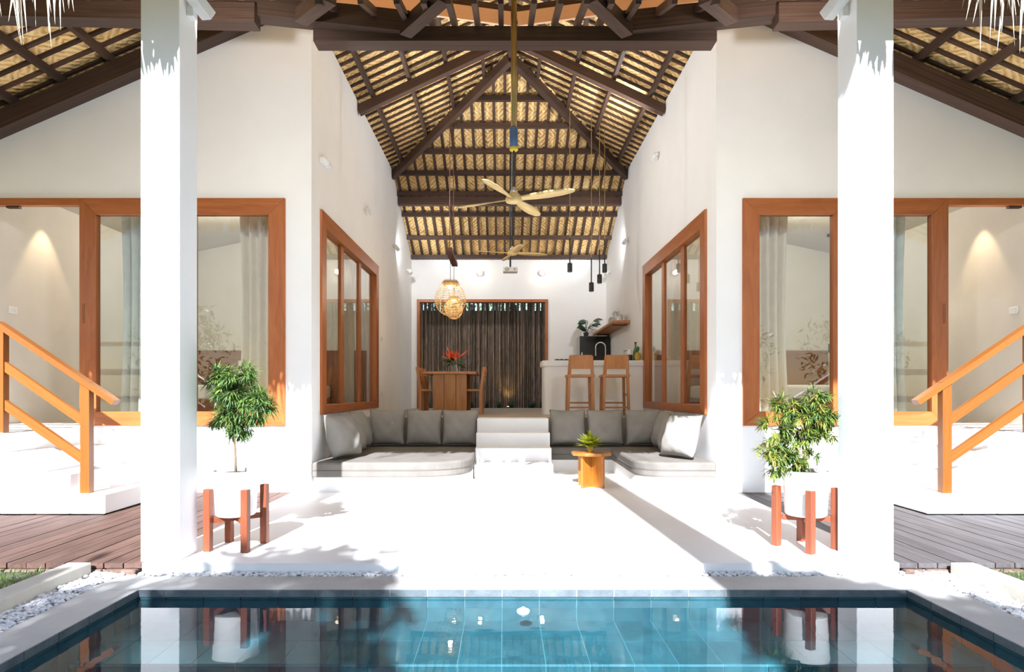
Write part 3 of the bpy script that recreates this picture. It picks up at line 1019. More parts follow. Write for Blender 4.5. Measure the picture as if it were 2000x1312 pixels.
def pillow_mesh(w, h, t, seed, n=22):
    rnd = random.Random(seed)
    ph = [rnd.uniform(0, 6.28) for _ in range(6)]
    mb = MB()
    for side in (1, -1):
        vs = []; fs = []
        for i in range(n + 1):
            for j in range(n + 1):
                a = -1 + 2 * i / n; c = -1 + 2 * j / n
                e = max(0.0, (1 - abs(a) ** 2.6)) ** .55 * max(0.0, (1 - abs(c) ** 2.6)) ** .55
                # edges pulled in between the corners
                px = a * (w / 2) * (1 - 0.055 * (1 - c * c) * abs(a) ** 3)
                pz = c * (h / 2) * (1 - 0.055 * (1 - a * a) * abs(c) ** 3)
                edge = max(abs(a), abs(c))
                wr = 0.008 * (math.sin(9 * a + ph[0]) * math.sin(7 * c + ph[1])) * e + 0.010 * math.sin(16 * (a + c * .4) + ph[2]) * e * edge ** 6
                sag = 1.0 - 0.18 * c
                vs.append((px, side * (t / 2 * e * sag + wr), pz))
        for i in range(n):
            for j in range(n):
                k = i * (n + 1) + j
                fs.append((k, k + 1, k + n + 2, k + n + 1))
        mb.add(vs, fs)
    me = mb.mesh('cushion', True)
    bm = bmesh.new(); bm.from_mesh(me); bmesh.ops.remove_doubles(bm, verts=bm.verts, dist=1e-4); bmesh.ops.recalc_face_normals(bm, faces=bm.faces); bm.to_mesh(me); bm.free()
    for p in me.polygons: p.use_smooth = True
    me.materials.append(MATS['taupe_lifted_for_shade'])
    return me


def cushion(x, y, yaw, tilt, label, seed, w=.565, h=.56, t=.27, z=.362):
    o = bpy.data.objects.new('cushion', pillow_mesh(w, h, t, seed)); COL.objects.link(o)
    o.rotation_euler = (R(tilt), 0, R(yaw))
    o.location = (x, y, z + h / 2 * math.cos(R(tilt)) + .02)
    tag(o, label, 'cushion', 'taupe back cushions of the sofas')


cushion(-1.83, 9.76, 0, -12, 'taupe back cushion in the corner of the left sofa', 1)
cushion(-1.255, 9.76, 0, -12, 'taupe back cushion in the middle of the left sofa back', 2)
cushion(-.69, 9.76, 0, -12, 'taupe back cushion of the left sofa next to the steps', 3)
cushion(-2.12, 9.15, 84, -12, 'taupe side cushion on the left wall nearest the sofa corner', 4)
cushion(-2.10, 8.60, 80, -14, 'middle taupe cushion leaning on the left window wall', 5)
cushion(-2.06, 7.98, 66, -16, 'taupe cushion at the open end of the left sofa', 6)
cushion(.99, 9.76, 0, -12, 'taupe back cushion of the right sofa next to the steps', 7)
cushion(1.575, 9.76, 0, -12, 'taupe back cushion behind the small wooden table', 8)
cushion(2.17, 9.76, 0, -12, 'taupe back cushion in the corner of the right sofa', 9)
cushion(2.34, 9.12, -84, -12, 'taupe side cushion on the right wall nearest the sofa corner', 10)
cushion(2.32, 8.58, -76, -14, 'partly sunlit middle cushion on the right window wall', 11)
cushion(2.26, 7.99, -60, -18, 'sunlit taupe cushion at the open end of the right sofa', 12)

# ------------------------------------------------------------------ small table with bromeliad
t = thing('side_table', 'small honey coloured hexagonal wooden table before the right sofa', 'table', (1.105, 7.95, 0))
hexa = [(.262 * math.cos(R(a)), .262 * math.sin(R(a))) for a in (22.5 + 45 * i for i in range(8))]
MB().prism(hexa, 'z', .405, .445).build('table_top', 'honey_wood', t, bevel=0.008)
for a in (48, -48):
    d = Vector((math.cos(R(a)), math.sin(R(a)), 0)) * .205
    o = beam('leg_panel', -Vector((d.x, d.y, 0)) + Vector((0, 0, .2025)), Vector((d.x, d.y, 0)) + Vector((0, 0, .2025)), .03 if a > 0 else .0299, .405, 'honey_wood', t)
t = thing('potted_bromeliad', 'yellow green bromeliad in a small glass pot on the wooden table', 'plant', (1.09, 7.93, .445))
MB().lathe([(.035, 0), (.04, .03), (.037, .07), (.030, .07), (.03, .01)], 18).build('pot', 'pineapple_skin', t, True)
mb = MB()
rnd = random.Random(3)
for ring, (n, el, ln, w) in enumerate(((14, 22, .175, .08), (18, 36, .18, .08), (14, 56, .16, .07), (10, 78, .14, .06))):
    for i in range(n):
        a = 2 * math.pi * (i + rnd.random() * .6) / n; e = R(el + rnd.uniform(-10, 10))
        d = (math.cos(a) * math.cos(e), math.sin(a) * math.cos(e), math.sin(e))
        mb.leaf((d[0] * .015, d[1] * .015, .065 + .02 * ring), d, (0, 0, 1) if el < 70 else (math.cos(a), math.sin(a), .2), ln * rnd.uniform(.85, 1.15), w, rnd.uniform(.1, .35))
tag(mb.build('leaves', 'bromeliad_leaf', t, recalc=False), kind='stuff')

# ------------------------------------------------------------------ potted trees on stands
def tree_stand(x, y, rz, label):
    t = thing('plant_stand', label, 'plant stand', (x, y, 0), rz, 'plant stands')
    for a, c in ((-.148, -.148), (.148, -.148), (.148, .148), (-.148, .148)):
        MB().box(a - .027, a + .027, c - .027, c + .027, 0, .47).build('leg', 'stand_wood', t, bevel=0.004, bseg=1)
    for a in (45, -45):
        d = Vector((math.cos(R(a)), math.sin(R(a)), 0)) * .17
        beam('cross_bar', Vector((-d.x, -d.y, .23)), Vector((d.x, d.y, .23)), .04, .04, 'stand_wood', t)
    return t


def potted_tree(x, y, label, clusters, trunk, mat, seed, nl):
    rnd = random.Random(seed)
    t = thing('potted_tree', label, 'potted plant', (x, y, .252))
    MB().lathe([(.140, 0), (.150, .012), (.168, .33), (.172, .345), (.160, .345), (.155, .31)], 36).build('pot', 'pot_white', t, True)
    p = t.children[-1]; p.data.polygons.foreach_set('use_smooth', [True] * len(p.data.polygons))
    md = p.modifiers.new('es', 'EDGE_SPLIT'); md.split_angle = R(35)
    MB().lathe([(.02, .3), (.156, .312), (.156, .318), (.06, .33), (.0, .332)], 24).build('soil', 'soil', p, True)
    mb = MB()
    mb.tube(trunk, [.011 - .004 * i / (len(trunk) - 1) for i in range(len(trunk))], 7)
    tips = []
    top = Vector(trunk[-1])
    for (c, r, n) in clusters:
        c = Vector(c)
        st_ = min((Vector(q) for q in trunk[1:]), key=lambda q: (q - c).length + (0.3 if q.z > c.z else 0))
        mb.tube([st_, (st_ + c) / 2 + Vector((0, 0, .01)), c], [.006, .005, .003], 5)
        for i in range(n):
            v = Vector((rnd.gauss(0, 1), rnd.gauss(0, 1), rnd.gauss(0, 1))).normalized()
            q = c + Vector((v.x * r[0], v.y * r[0], v.z * r[1])) * rnd.uniform(.45, 1.0)
            tips.append((q, (q - c).normalized()))
            if i % 3 == 0:
                mb.tube([c, q], [.003, .0015], 4)
    mb.build('trunk', 'bark', t, True)
    lf = MB()
    for (q, d0) in tips:
        for i in range(nl):
            d = d0 * .55 + Vector((rnd.gauss(0, .6), rnd.gauss(0, .6), rnd.gauss(-.12, .45)))
            lf.leaf(q + Vector((rnd.uniform(-.015, .015),) * 3), d, Vector((rnd.uniform(-.4, .4), rnd.uniform(-.4, .4), 1)), rnd.uniform(.055, .105), rnd.uniform(.008, .0125), rnd.uniform(.15, .6))
    tag(lf.build('foliage', mat, t, recalc=False), kind='stuff')
    return t


tree_stand(-2.075, 4.85, R(-6), 'reddish wooden plant stand by the left column')
potted_tree(-2.085, 4.85, 'small leafy ficus tree in a white pot by the left column', [((-.06, .05, .92), (.13, .14), 26), ((.05, .02, .95), (.15, .13), 26), ((-.14, .09, 1.03), (.11, .11), 18), ((.18, -.02, .84), (.12, .14), 22), ((-.01, .0, .78), (.13, .11), 20), ((-.15, .10, .72), (.10, .07), 11), ((.01, 0, .64), (.08, .09), 10), ((.02, .03, 1.08), (.15, .08), 14)],
            [(.0, 0, .32), (-.005, .004, .42), (-.01, 0, .56), (.0, .01, .74), (.01, 0, .92)], 'ficus_leaf', 5, 36)
tree_stand(2.335, 4.84, R(28), 'reddish wooden plant stand by the right column')
potted_tree(2.335, 4.84, 'spreading ficus with bronze leaf tips in a white pot by the right column', [((.0, 0, .76), (.15, .11), 40), ((.09, -.02, .78), (.10, .12), 26), ((-.06, -.02, .62), (.12, .08), 16), ((-.14, 0, .82), (.11, .09), 16), ((.06, -.02, .93), (.08, .07), 10), ((-.26, -.02, .66), (.12, .07), 13), ((-.22, -.03, .50), (.14, .07), 26), ((-.13, -.04, .42), (.12, .07), 14), ((.02, 0, .45), (.06, .06), 6), ((.09, -.04, .62), (.08, .06), 9), ((-.24, -.05, .36), (.07, .05), 6)],
            [(-.01, 0, .32), (-.012, .004, .42), (-.02, 0, .52), (-.02, .01, .64), (.0, 0, .80)], 'ficus_leaf_warm', 9, 34)

# ------------------------------------------------------------------ ceiling fans
def fan(x, y, z, ang, ztop, rad, label, big):
    t = thing('ceiling_fan', label, 'ceiling fan', (x, y, z))
    if big:
        MB().tube([(0, 0, .62), (0, 0, ztop - z)], .026, 14).build('pole', 'brass_pole', t, True)
        MB().lathe([(.034, .44), (.036, .46), (.036, .62), (.03, .63)], 20).build('motor_sleeve', 'blue_motor', t, True)
        MB().lathe([(.030, .425), (.037, .43), (.037, .455), (.034, .457)], 20).build('ring', 'yellow_ring', t, True)
        MB().tube([(0, 0, .05), (0, 0, .44)], .008, 8).build('rod', 'black_metal', t, True)
    else:
        MB().tube([(0, 0, .05), (0, 0, ztop - z)], .010, 8).build('rod', 'black_metal', t, True)
    MB().lathe([(.02, -.04), (.07, -.025), (.075, .0), (.06, .03), (.03, .06), (.02, .085), (.012, .09)], 24).build('hub', 'blade_wood', t, True)
    MB().lathe([(.03, .04), (.034, .06), (.022, .10), (.01, .11)], 16).build('cap', 'chrome', t, True)
    prof = [(.03, .024), (.10, .024), (.2, .036), (.32, .047), (.44, .046), (.53, .033), (.56, .017), (rad, .003)]
    mb = MB(); vs = []; fs = []
    for (r_, w) in prof:
        tw = .35 * (1 - r_ / rad) + .12
        for sy in (-1, 1):
            for dz in (-.005, .005):
                vs.append((r_, sy * w, -sy * w * tw + dz))
    for i in range(len(prof) - 1):
        k = 4 * i
        for a, c in ((0, 2), (2, 3), (3, 1), (1, 0)):
            fs.append((k + a, k + c, k + 4 + c, k + 4 + a))
    fs += [(0, 1, 3, 2), tuple(4 * (len(prof) - 1) + q for q in (0, 2, 3, 1))]
    me = mb.add(vs, fs).mesh('blade', True); me.materials.append(MATS['blade_wood'])
    for i in range(4):
        o = bpy.data.objects.new('blade', me); COL.objects.link(o); o.parent = t
        o.rotation_euler = (0, 0, R(ang + 90 * i))
    return t


fan(.084, 5.5, 2.90, -26, 4.70, .568, 'four blade pale wood ceiling fan on a brass pole over the terrace', True)
fan(.12, 9.6, 3.34, 14, 6.75, .568, 'smaller looking four blade wooden fan above the dining area', False)

# ------------------------------------------------------------------ pendants over the dining table
BZ = 3.66
t = thing('lamp_board', 'dark wooden board hung under the roof above the dining table', 'board', (-.955, 11.4, BZ))
MB().box(-.055, .055, -.65, .65, -.035, .035).build('plank', 'dark_board', t, bevel=0.004)
for dy in (-.45, .35):
    MB().tube([(0, dy, .035), (0, dy, (RZ - SL * max(0, 11.4 + dy - RB)) - BZ - .1 if False else min(RZ - SL * (11.4 + dy - RB), roof_z(abs(-.955 - XC))) - BZ - .0)], .007, 8).build('hanger', 'dark_board', t, True)


def rattan_lamp(x, y, ztop, zboard, w, h, label, power):
    t = thing('rattan_pendant', label, 'pendant lamp', (x, y, ztop - h), 0, 'rattan pendants')
    MB().tube([(0, 0, h - .03), (0, 0, zboard - (ztop - h))], .004, 6).build('cord', 'black_metal', t)
    KN = [(0, .40), (.08, .66), (.2, .88), (.34, .99), (.45, 1.0), (.6, .93), (.74, .78), (.84, .60), (.88, .55), (.95, .53), (1, .42)]
    def rad(tt):   # tt 0 bottom .. 1 top
        for (t0, r0), (t1, r1) in zip(KN, KN[1:]):
            if tt <= t1:
                return w / 2 * (r0 + (r1 - r0) * (tt - t0) / (t1 - t0))
        return w / 2 * .42
    mb = MB()
    nr = 19
    for i in range(nr):
        tt = i / (nr - 1)
        r_ = rad(tt)
        mb.tube([(r_ * math.cos(2 * math.pi * j / 28), r_ * math.sin(2 * math.pi * j / 28), h * tt) for j in range(28)], .0034, 4, closed=True)
    for k in range(3):
        r_ = w / 2 * .42 * (1 - k / 3.2)
        mb.tube([(r_ * math.cos(2 * math.pi * j / 24), r_ * math.sin(2 * math.pi * j / 24), -.006 * k) for j in range(24)], .004, 4, closed=True)
    for j in range(16):
        a = 2 * math.pi * j / 16
        mb.tube([(rad(i / 14) * math.cos(a), rad(i / 14) * math.sin(a), h * i / 14) for i in range(15)], .0028, 4)
    mb.build('cage', 'rattan', t, True)
    MB().lathe([(w / 2 * .46, h * .86), (w / 2 * .44, h * .98), (.03, h)], 24).build('cap', 'rattan', t, True)
    MB().lathe([(.0, h * .74), (.03, h * .76), (.04, h * .80), (.028, h * .85), (.018, h * .90)], 14).build('bulb', 'bulb_warm', t, True)
    lamp_light('bulb_light', (0, 0, h * .70), power, (1, .78, .5), .04, parent=t)


rattan_lamp(-.945, 10.95, 3.16, BZ - .035, .55, .60, 'big egg shaped rattan pendant over the dining table', 9)
rattan_lamp(-.955, 11.85, 3.02, BZ - .035, .34, .42, 'small rattan pendant showing through the big one', 5)

# black pendants over the bar
for (px, py, D, lab) in ((1113, 531, 11.45, 'black tube pendant hanging alone left of the bar group'), (1155, 569, 11.45, 'lowest of the three grouped black tube pendants'), (1171, 553, 11.6, 'middle hung of the three grouped black tube pendants'), (1181, 532, 11.75, 'highest of the three grouped black tube pendants')):
    q = P(px, py, D)
    zr = min(RZ - SL * (D - RB), roof_z(abs(q.x - XC))) + .02
    t = thing('tube_pendant', lab, 'pendant lamp', (q.x, D, q.z), 0, 'black pendants over the bar')
    sh = MB().lathe([(.042, 0), (.045, .004), (.045, .155), (.03, .165), (.012, .17)], 16).build('shade', 'black_metal', t, True)
    MB().tube([(0, 0, .165), (0, 0, .62)], .011, 8).build('stem', 'black_metal', t, True)
    MB().tube([(0, 0, .6), (0, 0, zr - q.z)], .006, 6).build('cord', 'brass_pole', t)
    MB().lathe([(.034, -.001), (.03, -.006), (.0, -.008)], 14).build('bulb', 'grey_box', sh, True)

# projector
t = thing('projector', 'white projector hung from the roof in front of the rear wall', 'projector', (.115, 12.0, 3.50))
MB().box(-.14, .14, -.11, .11, 0, .09).build('body', 'white_metal', t, bevel=0.015)
o = MB().lathe([(.035, 0), (.035, .02), (.026, .022)], 18).build('lens', 'grey_box', t, True); o.rotation_euler = (R(90), 0, 0); o.location = (-.07, -.11, .045)
o = MB().lathe([(.022, 0), (.022, .008)], 14).build('vent', 'grey_box', t, True); o.rotation_euler = (R(90), 0, 0); o.location = (.08, -.11, .045)
MB().tube([(0, 0, .09), (0, 0, RZ - SL * 1.5 - 3.50 + .02)], .016, 8).build('pole', 'black_metal', t, True)

# wall spotlights
SPOT_W = 140
def wall_spot(x, y, z, s, label):
    watts = SPOT_W * (1.0 if y < 9.0 else 1.25 if y < 12.0 else 0.62 if y < 14 else 0.1)
    aim = (-2.0, 0, 1.1) if y < 12.0 or y > 14 else (-1.6, s * 2.6, 0.2)
    t = thing('wall_spotlight', label, 'spotlight', (x, y, z), 0 if s > 0 else math.pi, 'white wall spotlights')
    o = MB().lathe([(.04, 0), (.04, .02), (.03, .025)], 16).build('rose', 'white_metal', t, True); o.rotation_euler = (0, R(-90), 0)
    for k in (-1, 1):
        o = MB().lathe([(.026, 0), (.038, .02), (.038, .10), (.028, .10)], 14).build('head', 'white_metal', t, True)
        o.location = (-.05, k * .055 * (1 if s > 0 else -1), .0)
        o.rotation_euler = (R(20 * k), R(180 + 30), 0)
    lamp_light('spot_light', (-.22, 0, .0), watts, (.92, .96, 1.0), .06, 'SPOT', aim, 140, 1.0, parent=t)


for (px, py, lab) in ((630, 312, 'white twin spotlight on the left wall, first from the pool'), (715, 407, 'white twin spotlight on the left wall, second from the pool'), (770, 480, 'white twin spotlight on the left wall, third from the pool'), (797, 527, 'white twin spotlight on the left wall, farthest from the pool')):
    k = (VPX - px) / 2.295
    wall_spot(-2.315, F / k, EYE + (VPY - py) / k, -1, lab)
for (px, py, lab) in ((1375, 308, 'white twin spotlight on the right wall, first from the pool'), (1285, 413, 'white twin spotlight on the right wall, second from the pool'), (1226, 484, 'white twin spotlight on the right wall, third from the pool'), (1190, 528, 'white twin spotlight on the right wall, farthest from the pool')):
    k = (px - VPX) / 2.53
    wall_spot(2.545, min(F / k, 15.3), EYE + (VPY - py) / min(k, 90), 1, lab) if px > 1200 else wall_spot(2.545, 15.1, 4.12, 1, lab)
for px, lab in ((938, 'small lit round spotlight on the rear wall left of the projector'), (1058, 'small lit round spotlight on the rear wall right of the projector')):
    q = P(px, 534, WB)
    t = thing('wall_light', lab, 'spotlight', (q.x, WB, q.z), 0, 'rear wall lights')
    o = MB().lathe([(.05, 0), (.05, .04), (.07, .07), (.07, .10)], 18).build('body', 'white_metal', t, True); o.rotation_euler = (R(90), 0, 0)
    o = MB().lathe([(.055, .1001), (.03, .112), (0, .115)], 18).build('lens', 'bulb_warm', t, True); o.rotation_euler = (R(90), 0, 0)
    lamp_light('lens_light', (0, -.25, 0), 2, (1, .82, .6), .05, parent=t)
# camera-like lights at the column heads
for s, px in ((-1, 388), (1, 1628)):
    q = P(px, 12, 4.6)
    xs = -2.315 if s < 0 else 2.512
    t = thing('column_spotlight', 'white adjustable spotlight on the head of the %s column' % SIDE[s], 'spotlight', (xs, 4.58, 3.98))
    MB().box(-.0, -s * .05, -.035, .035, -.04, .04).build('mount', 'white_metal', t, bevel=0.006)
    o = MB().box(-.05, .05, -.085, .085, -.04, .04).build('head', 'white_metal', t, bevel=0.008); o.location = (-s * .10, -.02, .04); o.rotation_euler = (R(-25), R(-s * 12), R(s * 25))
    lamp_light('spot_light', (-s * .10, .14, .06), 95, (.93, .96, 1.0), .05, 'SPOT', (s * 1.6, 3.0, .1), 150, .8, parent=t)

# switches and sockets
for (x, y, z, ax, lab) in ((-2.315, 11.75, 2.2, 'x', 'white switch plate on the left wall past the window'), (-2.315, 11.75, 1.17, 'x', 'white socket low on the left wall past the window')):
    t = thing('switch_plate', lab, 'switch', (x, y, z))
    pl = MB().box(0, .012, -.06, .06, -.045, .045).build('plate', 'white_metal', t, bevel=0.004)
    for k in (-1, 1):
        MB().box(.012, .016, k * .028 - .02, k * .028 + .02, -.028, .028).build('button', 'linen', pl)
for s, lab in ((-1, 'pale switch plate on the bedroom wall seen through the left doorway'), (1, 'pale switch plate on the bedroom wall seen through the right doorway')):
    t = thing('switch_plate', lab, 'switch', (SX(s, 6.4), 7.98, 2.25))
    pl = MB().box(0, -s * .012, -.07, .07, -.045, .045).build('plate', 'white_metal', t, bevel=0.004)
    for k in (-1, 1):
        MB().box(-s * .012, -s * .016, k * .03 - .02, k * .03 + .02, -.028, .028).build('button', 'linen', pl)

# ------------------------------------------------------------------ bar and kitchen
BD = 11.3
bar = thing('bar_counter', 'white masonry breakfast bar with a rounded corner', 'bar', (.68, BD, UP))
body = arc_pts([(.03, .03), (1.86, .03), (1.86, .62), (.03, .62)], [.14, 0, 0, .05], 8)
MB().prism(body, 'z', 0, .87).build('body', 'plaster', bar)
topp = arc_pts([(0, 0), (1.86, 0), (1.86, .66), (0, .66)], [.15, 0, 0, .05], 8)
MB().prism(topp, 'z', .87, .98).build('worktop', 'plaster', bar, bevel=0.02)


def stool(x, y, label):
    t = thing('bar_stool', label, 'bar stool', (x, y, UP), 0, 'wooden bar stools')
    for sx in (-1, 1):
        beam('rear_leg', (sx * .215, -.16, 0), (sx * .195, -.16, .67), .045, .05, 'stool_wood', t)
        beam('back_post', (sx * .195, -.16, .66), (sx * .175, -.215, 1.0), .045, .04, 'stool_wood', t)
        beam('front_leg', (sx * .205, .18, 0), (sx * .19, .18, .66), .045, .045, 'stool_wood', t)
        beam('side_rail', (sx * .20, -.15, .36), (sx * .20, .17, .36), .025, .03, 'stool_wood', t)
    MB().box(-.235, .235, -.19, .21, .655, .70).build('seat', 'stool_wood', t, bevel=0.012)
    beam('foot_rail', (-.2, -.16, .145), (.2, -.16, .145), .025, .03, 'stool_wood', t)
    beam('foot_rail', (-.2, .18, .22), (.2, .18, .22), .025, .03, 'stool_wood', t)
    back = arc_pts([(-.20, .80), (.20, .80), (.205, 1.035), (-.205, 1.035)], [0, 0, .05, .05], 5)
    o = MB().prism(back, 'y', -.014, .014).build('backrest', 'stool_wood', t, bevel=0.005); o.location = (0, -.21, .0); o.rotation_euler = (R(8), 0, 0); o.location = (0, -.075, 0)


q1 = P(1132, 766, 10.65); q2 = P(1200, 766, 10.65)
stool(q1.x, 10.65, 'wooden bar stool with solid back, the one nearer the garden opening')
stool(q2.x, 10.65, 'wooden bar stool with solid back, the one nearer the right wall')

ZC = UP + .98
# faucet
t = thing('faucet', 'tall arched chrome faucet on the bar', 'faucet', (1.88, 11.62, ZC))
MB().tube([(0, 0, 0), (0, 0, .26)] + [(-.09 + .09 * math.cos(R(a)), 0, .26 + .09 * math.sin(R(a))) for a in range(20, 181, 20)] + [(-.18, 0, .10)], .011, 10).build('spout', 'chrome', t, True)
MB().lathe([(.026, 0), (.026, .02), (.016, .03)], 14).build('base', 'chrome', t, True)
MB().tube([(0, 0, .06), (.06, 0, .09)], .006, 8).build('lever', 'chrome', t, True)
# hob knobs
for i, x in enumerate((.93, 1.01, 1.10)):
    t = thing('hob_burner', 'low black burner cap on the bar, %s of three' % ('leftmost', 'middle', 'rightmost')[i], 'burner', (x + .05, 11.55, ZC), 0, 'black burner caps')
    MB().lathe([(.035, 0), (.035, .012), (.02, .02), (.02, .035), (0, .038)], 14).build('cap', 'black_metal', t, True)
    MB().box(-.05, .05, -.006, .006, .0, .03).build('grate', 'black_metal', t)
# tray with fruit, coffee maker, bottle, pineapple
t = thing('fruit_tray', 'round wooden tray of fruit on the bar', 'tray', (2.16, 11.72, ZC))
MB().lathe([(.10, 0), (.16, .012), (.17, .045), (.155, .045), (.10, .018), (0, .016)], 24).build('bowl', 'stool_wood', t, True)
for i, (a, c) in enumerate(((-.06, 0), (.03, .05), (.04, -.05))):
    t2 = MB().lathe([(.0, .0), (.028, .012), (.038, .038), (.03, .064), (.004, .074), (0, .07)], 14).build('fruit', 'fruit_orange', None, True)
    t2.location = (2.16 + a, 11.72 + c, ZC + .018); tag(t2, ('round orange fruit at the window end of the wooden tray', 'round orange fruit at the back of the wooden tray', 'round orange fruit at the front of the wooden tray')[i], 'fruit', 'fruit in the tray')
t = thing('coffee_maker', 'black and white coffee press on the bar beside the fruit', 'coffee maker', (2.31, 11.52, ZC))
MB().lathe([(.05, 0), (.055, .01), (.055, .10), (.05, .11)], 18).build('body', 'black_metal', t, True)
MB().lathe([(.045, .11), (.048, .12), (.048, .20), (.03, .21), (.008, .215)], 18).build('jug', 'white_metal', t, True)
MB().tube([(-.05, 0, .19), (-.10, 0, .18), (-.10, 0, .08), (-.05, 0, .06)], .007, 8).build('handle', 'black_metal', t, True)
t = thing('green_bottle', 'dark green bottle near the right wall on the bar', 'bottle', (2.44, 11.62, ZC))
MB().lathe([(.045, 0), (.05, .02), (.05, .17), (.03, .23), (.018, .26), (.018, .33)], 16).build('body', 'bottle_green', t, True)
MB().lathe([(.02, .33), (.02, .355), (.0, .356)], 12).build('cap', 'black_metal', t, True)
t = thing('pineapple', 'small pineapple standing on the bar by the wall', 'pineapple', (2.44, 11.42, ZC))
MB().lathe([(.03, 0), (.055, .03), (.062, .08), (.05, .13), (.02, .155)], 14).build('fruit_body', 'pineapple_skin', t, True)
mb = MB()
for i in range(16):
    a = 2.4 * i; e = R(40 + 3 * i)
    mb.leaf((0, 0, .15), (math.cos(a) * math.cos(e), math.sin(a) * math.cos(e), math.sin(e)), (math.cos(a), math.sin(a), .3), .12, .02, .2)
tag(mb.build('crown_leaves', 'bottle_green', t, recalc=False), kind='stuff')
# fridge
t = thing('fridge', 'glossy black fridge in the rear kitchen corner', 'fridge', (2.16, 14.93, UP))
MB().box(-.36, .36, .04, .62, 0, 1.75).build('body', 'grey_box', t, bevel=0.01)
fdoor = MB().box(-.355, .355, 0, .038, .62, 1.745).build('door', 'fridge_black', t, bevel=0.008)
MB().box(-.355, .355, 0, .038, .04, .61).build('drawer', 'fridge_black', t, bevel=0.008)
beam('handle', (-.31, -.03, .75), (-.31, -.03, 1.35), .02, .02, 'chrome', fdoor)
# plant on the fridge
t = thing('potted_monstera', 'dark green broad leaved plant on top of the fridge', 'plant', (1.98, 15.15, UP + 1.75))
MB().lathe([(.05, 0), (.07, .10), (.06, .10)], 16).build('pot', 'black_metal', t, True)
mb = MB(); rnd = random.Random(11)
for i in range(16):
    a = rnd.uniform(0, 6.28); h_ = rnd.uniform(.12, .34)
    p_ = Vector((math.cos(a) * .10 + h_ * .35, math.sin(a) * .08, .08 + h_))
    mb.tube([(0, 0, .08), p_ * .6 + Vector((0, 0, .06)), p_], .004, 5)
    mb.leaf(p_, (math.cos(a), math.sin(a) - .3, .1), (0, -.6, 1), .20, .17, .2)
for i in range(5):
    mb.leaf((0, 0, .12), (-.7, -.3, .9 - .12 * i), (0, -1, .6), .26, .09, .15)
tag(mb.build('leaves', 'dark_leaf', t, recalc=False), kind='stuff')
# shelf on the right wall
t = thing('wall_shelf', 'thick wooden shelf on the right wall of the kitchen', 'shelf', (2.545, 14.05, 2.60))
MB().box(-.36, 0, -1.45, 1.4, 0, .055).build('board', 'stool_wood', t, bevel=0.006)
for dy in (-1.1, 1.1):
    MB().box(-.3, 0, dy - .012, dy + .012, -.02, 0).build('bracket', 'black_metal', t)
m, N, L, b = new_mat('clear_glass')
b.inputs['Base Color'].default_value = (.92, .94, .94, 1); b.inputs['Roughness'].default_value = 0.05
b.inputs['Transmission Weight'].default_value = 0.8; b.inputs['IOR'].default_value = 1.2
for i, (x, y, r_, h_, lab) in enumerate(((2.30, 12.85, .075, .24, 'tall lidded glass jar at the near end of the shelf'), (2.42, 13.1, .07, .19, 'short lidded glass jar second along the shelf'), (2.29, 13.4, .06, .16, 'small glass jar third along the shelf'), (2.40, 13.75, .07, .2, 'glass jar farthest along the shelf'))):
    t = thing('glass_jar', lab, 'jar', (x, y, 2.655), 0, 'jars on the shelf')
    jb = MB().lathe([(r_ * .8, 0), (r_, .02), (r_, h_ * .7), (r_ * .7, h_ * .8), (r_ * .7, h_ * .84)], 20).build('body', 'clear_glass', t, True)
    MB().lathe([(r_ * .75, h_ * .84), (r_ * .75, h_ * .9), (.015, h_ * .93), (.018, h_), (0, h_ * 1.02)], 16).build('lid', 'white_metal', jb, True)

# ------------------------------------------------------------------ dining table and chairs
TX, TY = -.97, 11.05
t = thing('dining_table', 'honey coloured wooden dining table on solid plank ends', 'table', (TX, TY, UP))
MB().box(-.47, .47, 0, 1.5, .725, .77).build('table_top', 'stool_wood', t, bevel=0.006)
for yy in (.06, 1.38):
    for k, (a, c) in enumerate(((-.30, -.105), (-.10, .105), (.11, .30))):
        MB().box(a, c, yy, yy + .05, 0, .725).build('end_plank', 'honey_wood', t, bevel=0.004)
MB().box(-.03, .03, .11, 1.38, .22, .32).build('stretcher', 'stool_wood', t)


def dining_chair(x, y, side, label):
    """side: +1 the back is on the +x side"""
    t = thing('dining_chair', label, 'chair', (x, y, UP), 0 if side > 0 else math.pi, 'wooden dining chairs')
    MB().box(-.24, .18, -.21, .21, .42, .46).build('seat', 'stool_wood', t, bevel=0.006)
    for sy in (-1, 1):
        beam('leg', (-.21, sy * .18, 0), (-.21, sy * .18, .42), .045, .045, 'stool_wood', t)
        beam('back_post', (.185, sy * .19, 0), (.185, sy * .19, .46), .05, .07, 'stool_wood', t)
        beam('back_post', (.185, sy * .19, .45), (.245, sy * .19, .86), .05, .05, 'stool_wood', t)
    for z_ in (.58, .68, .78):
        beam('back_slat', (.205 + (z_ - .45) * .13, -.19, z_), (.205 + (z_ - .45) * .13, .19, z_), .02, .06, 'stool_wood', t)


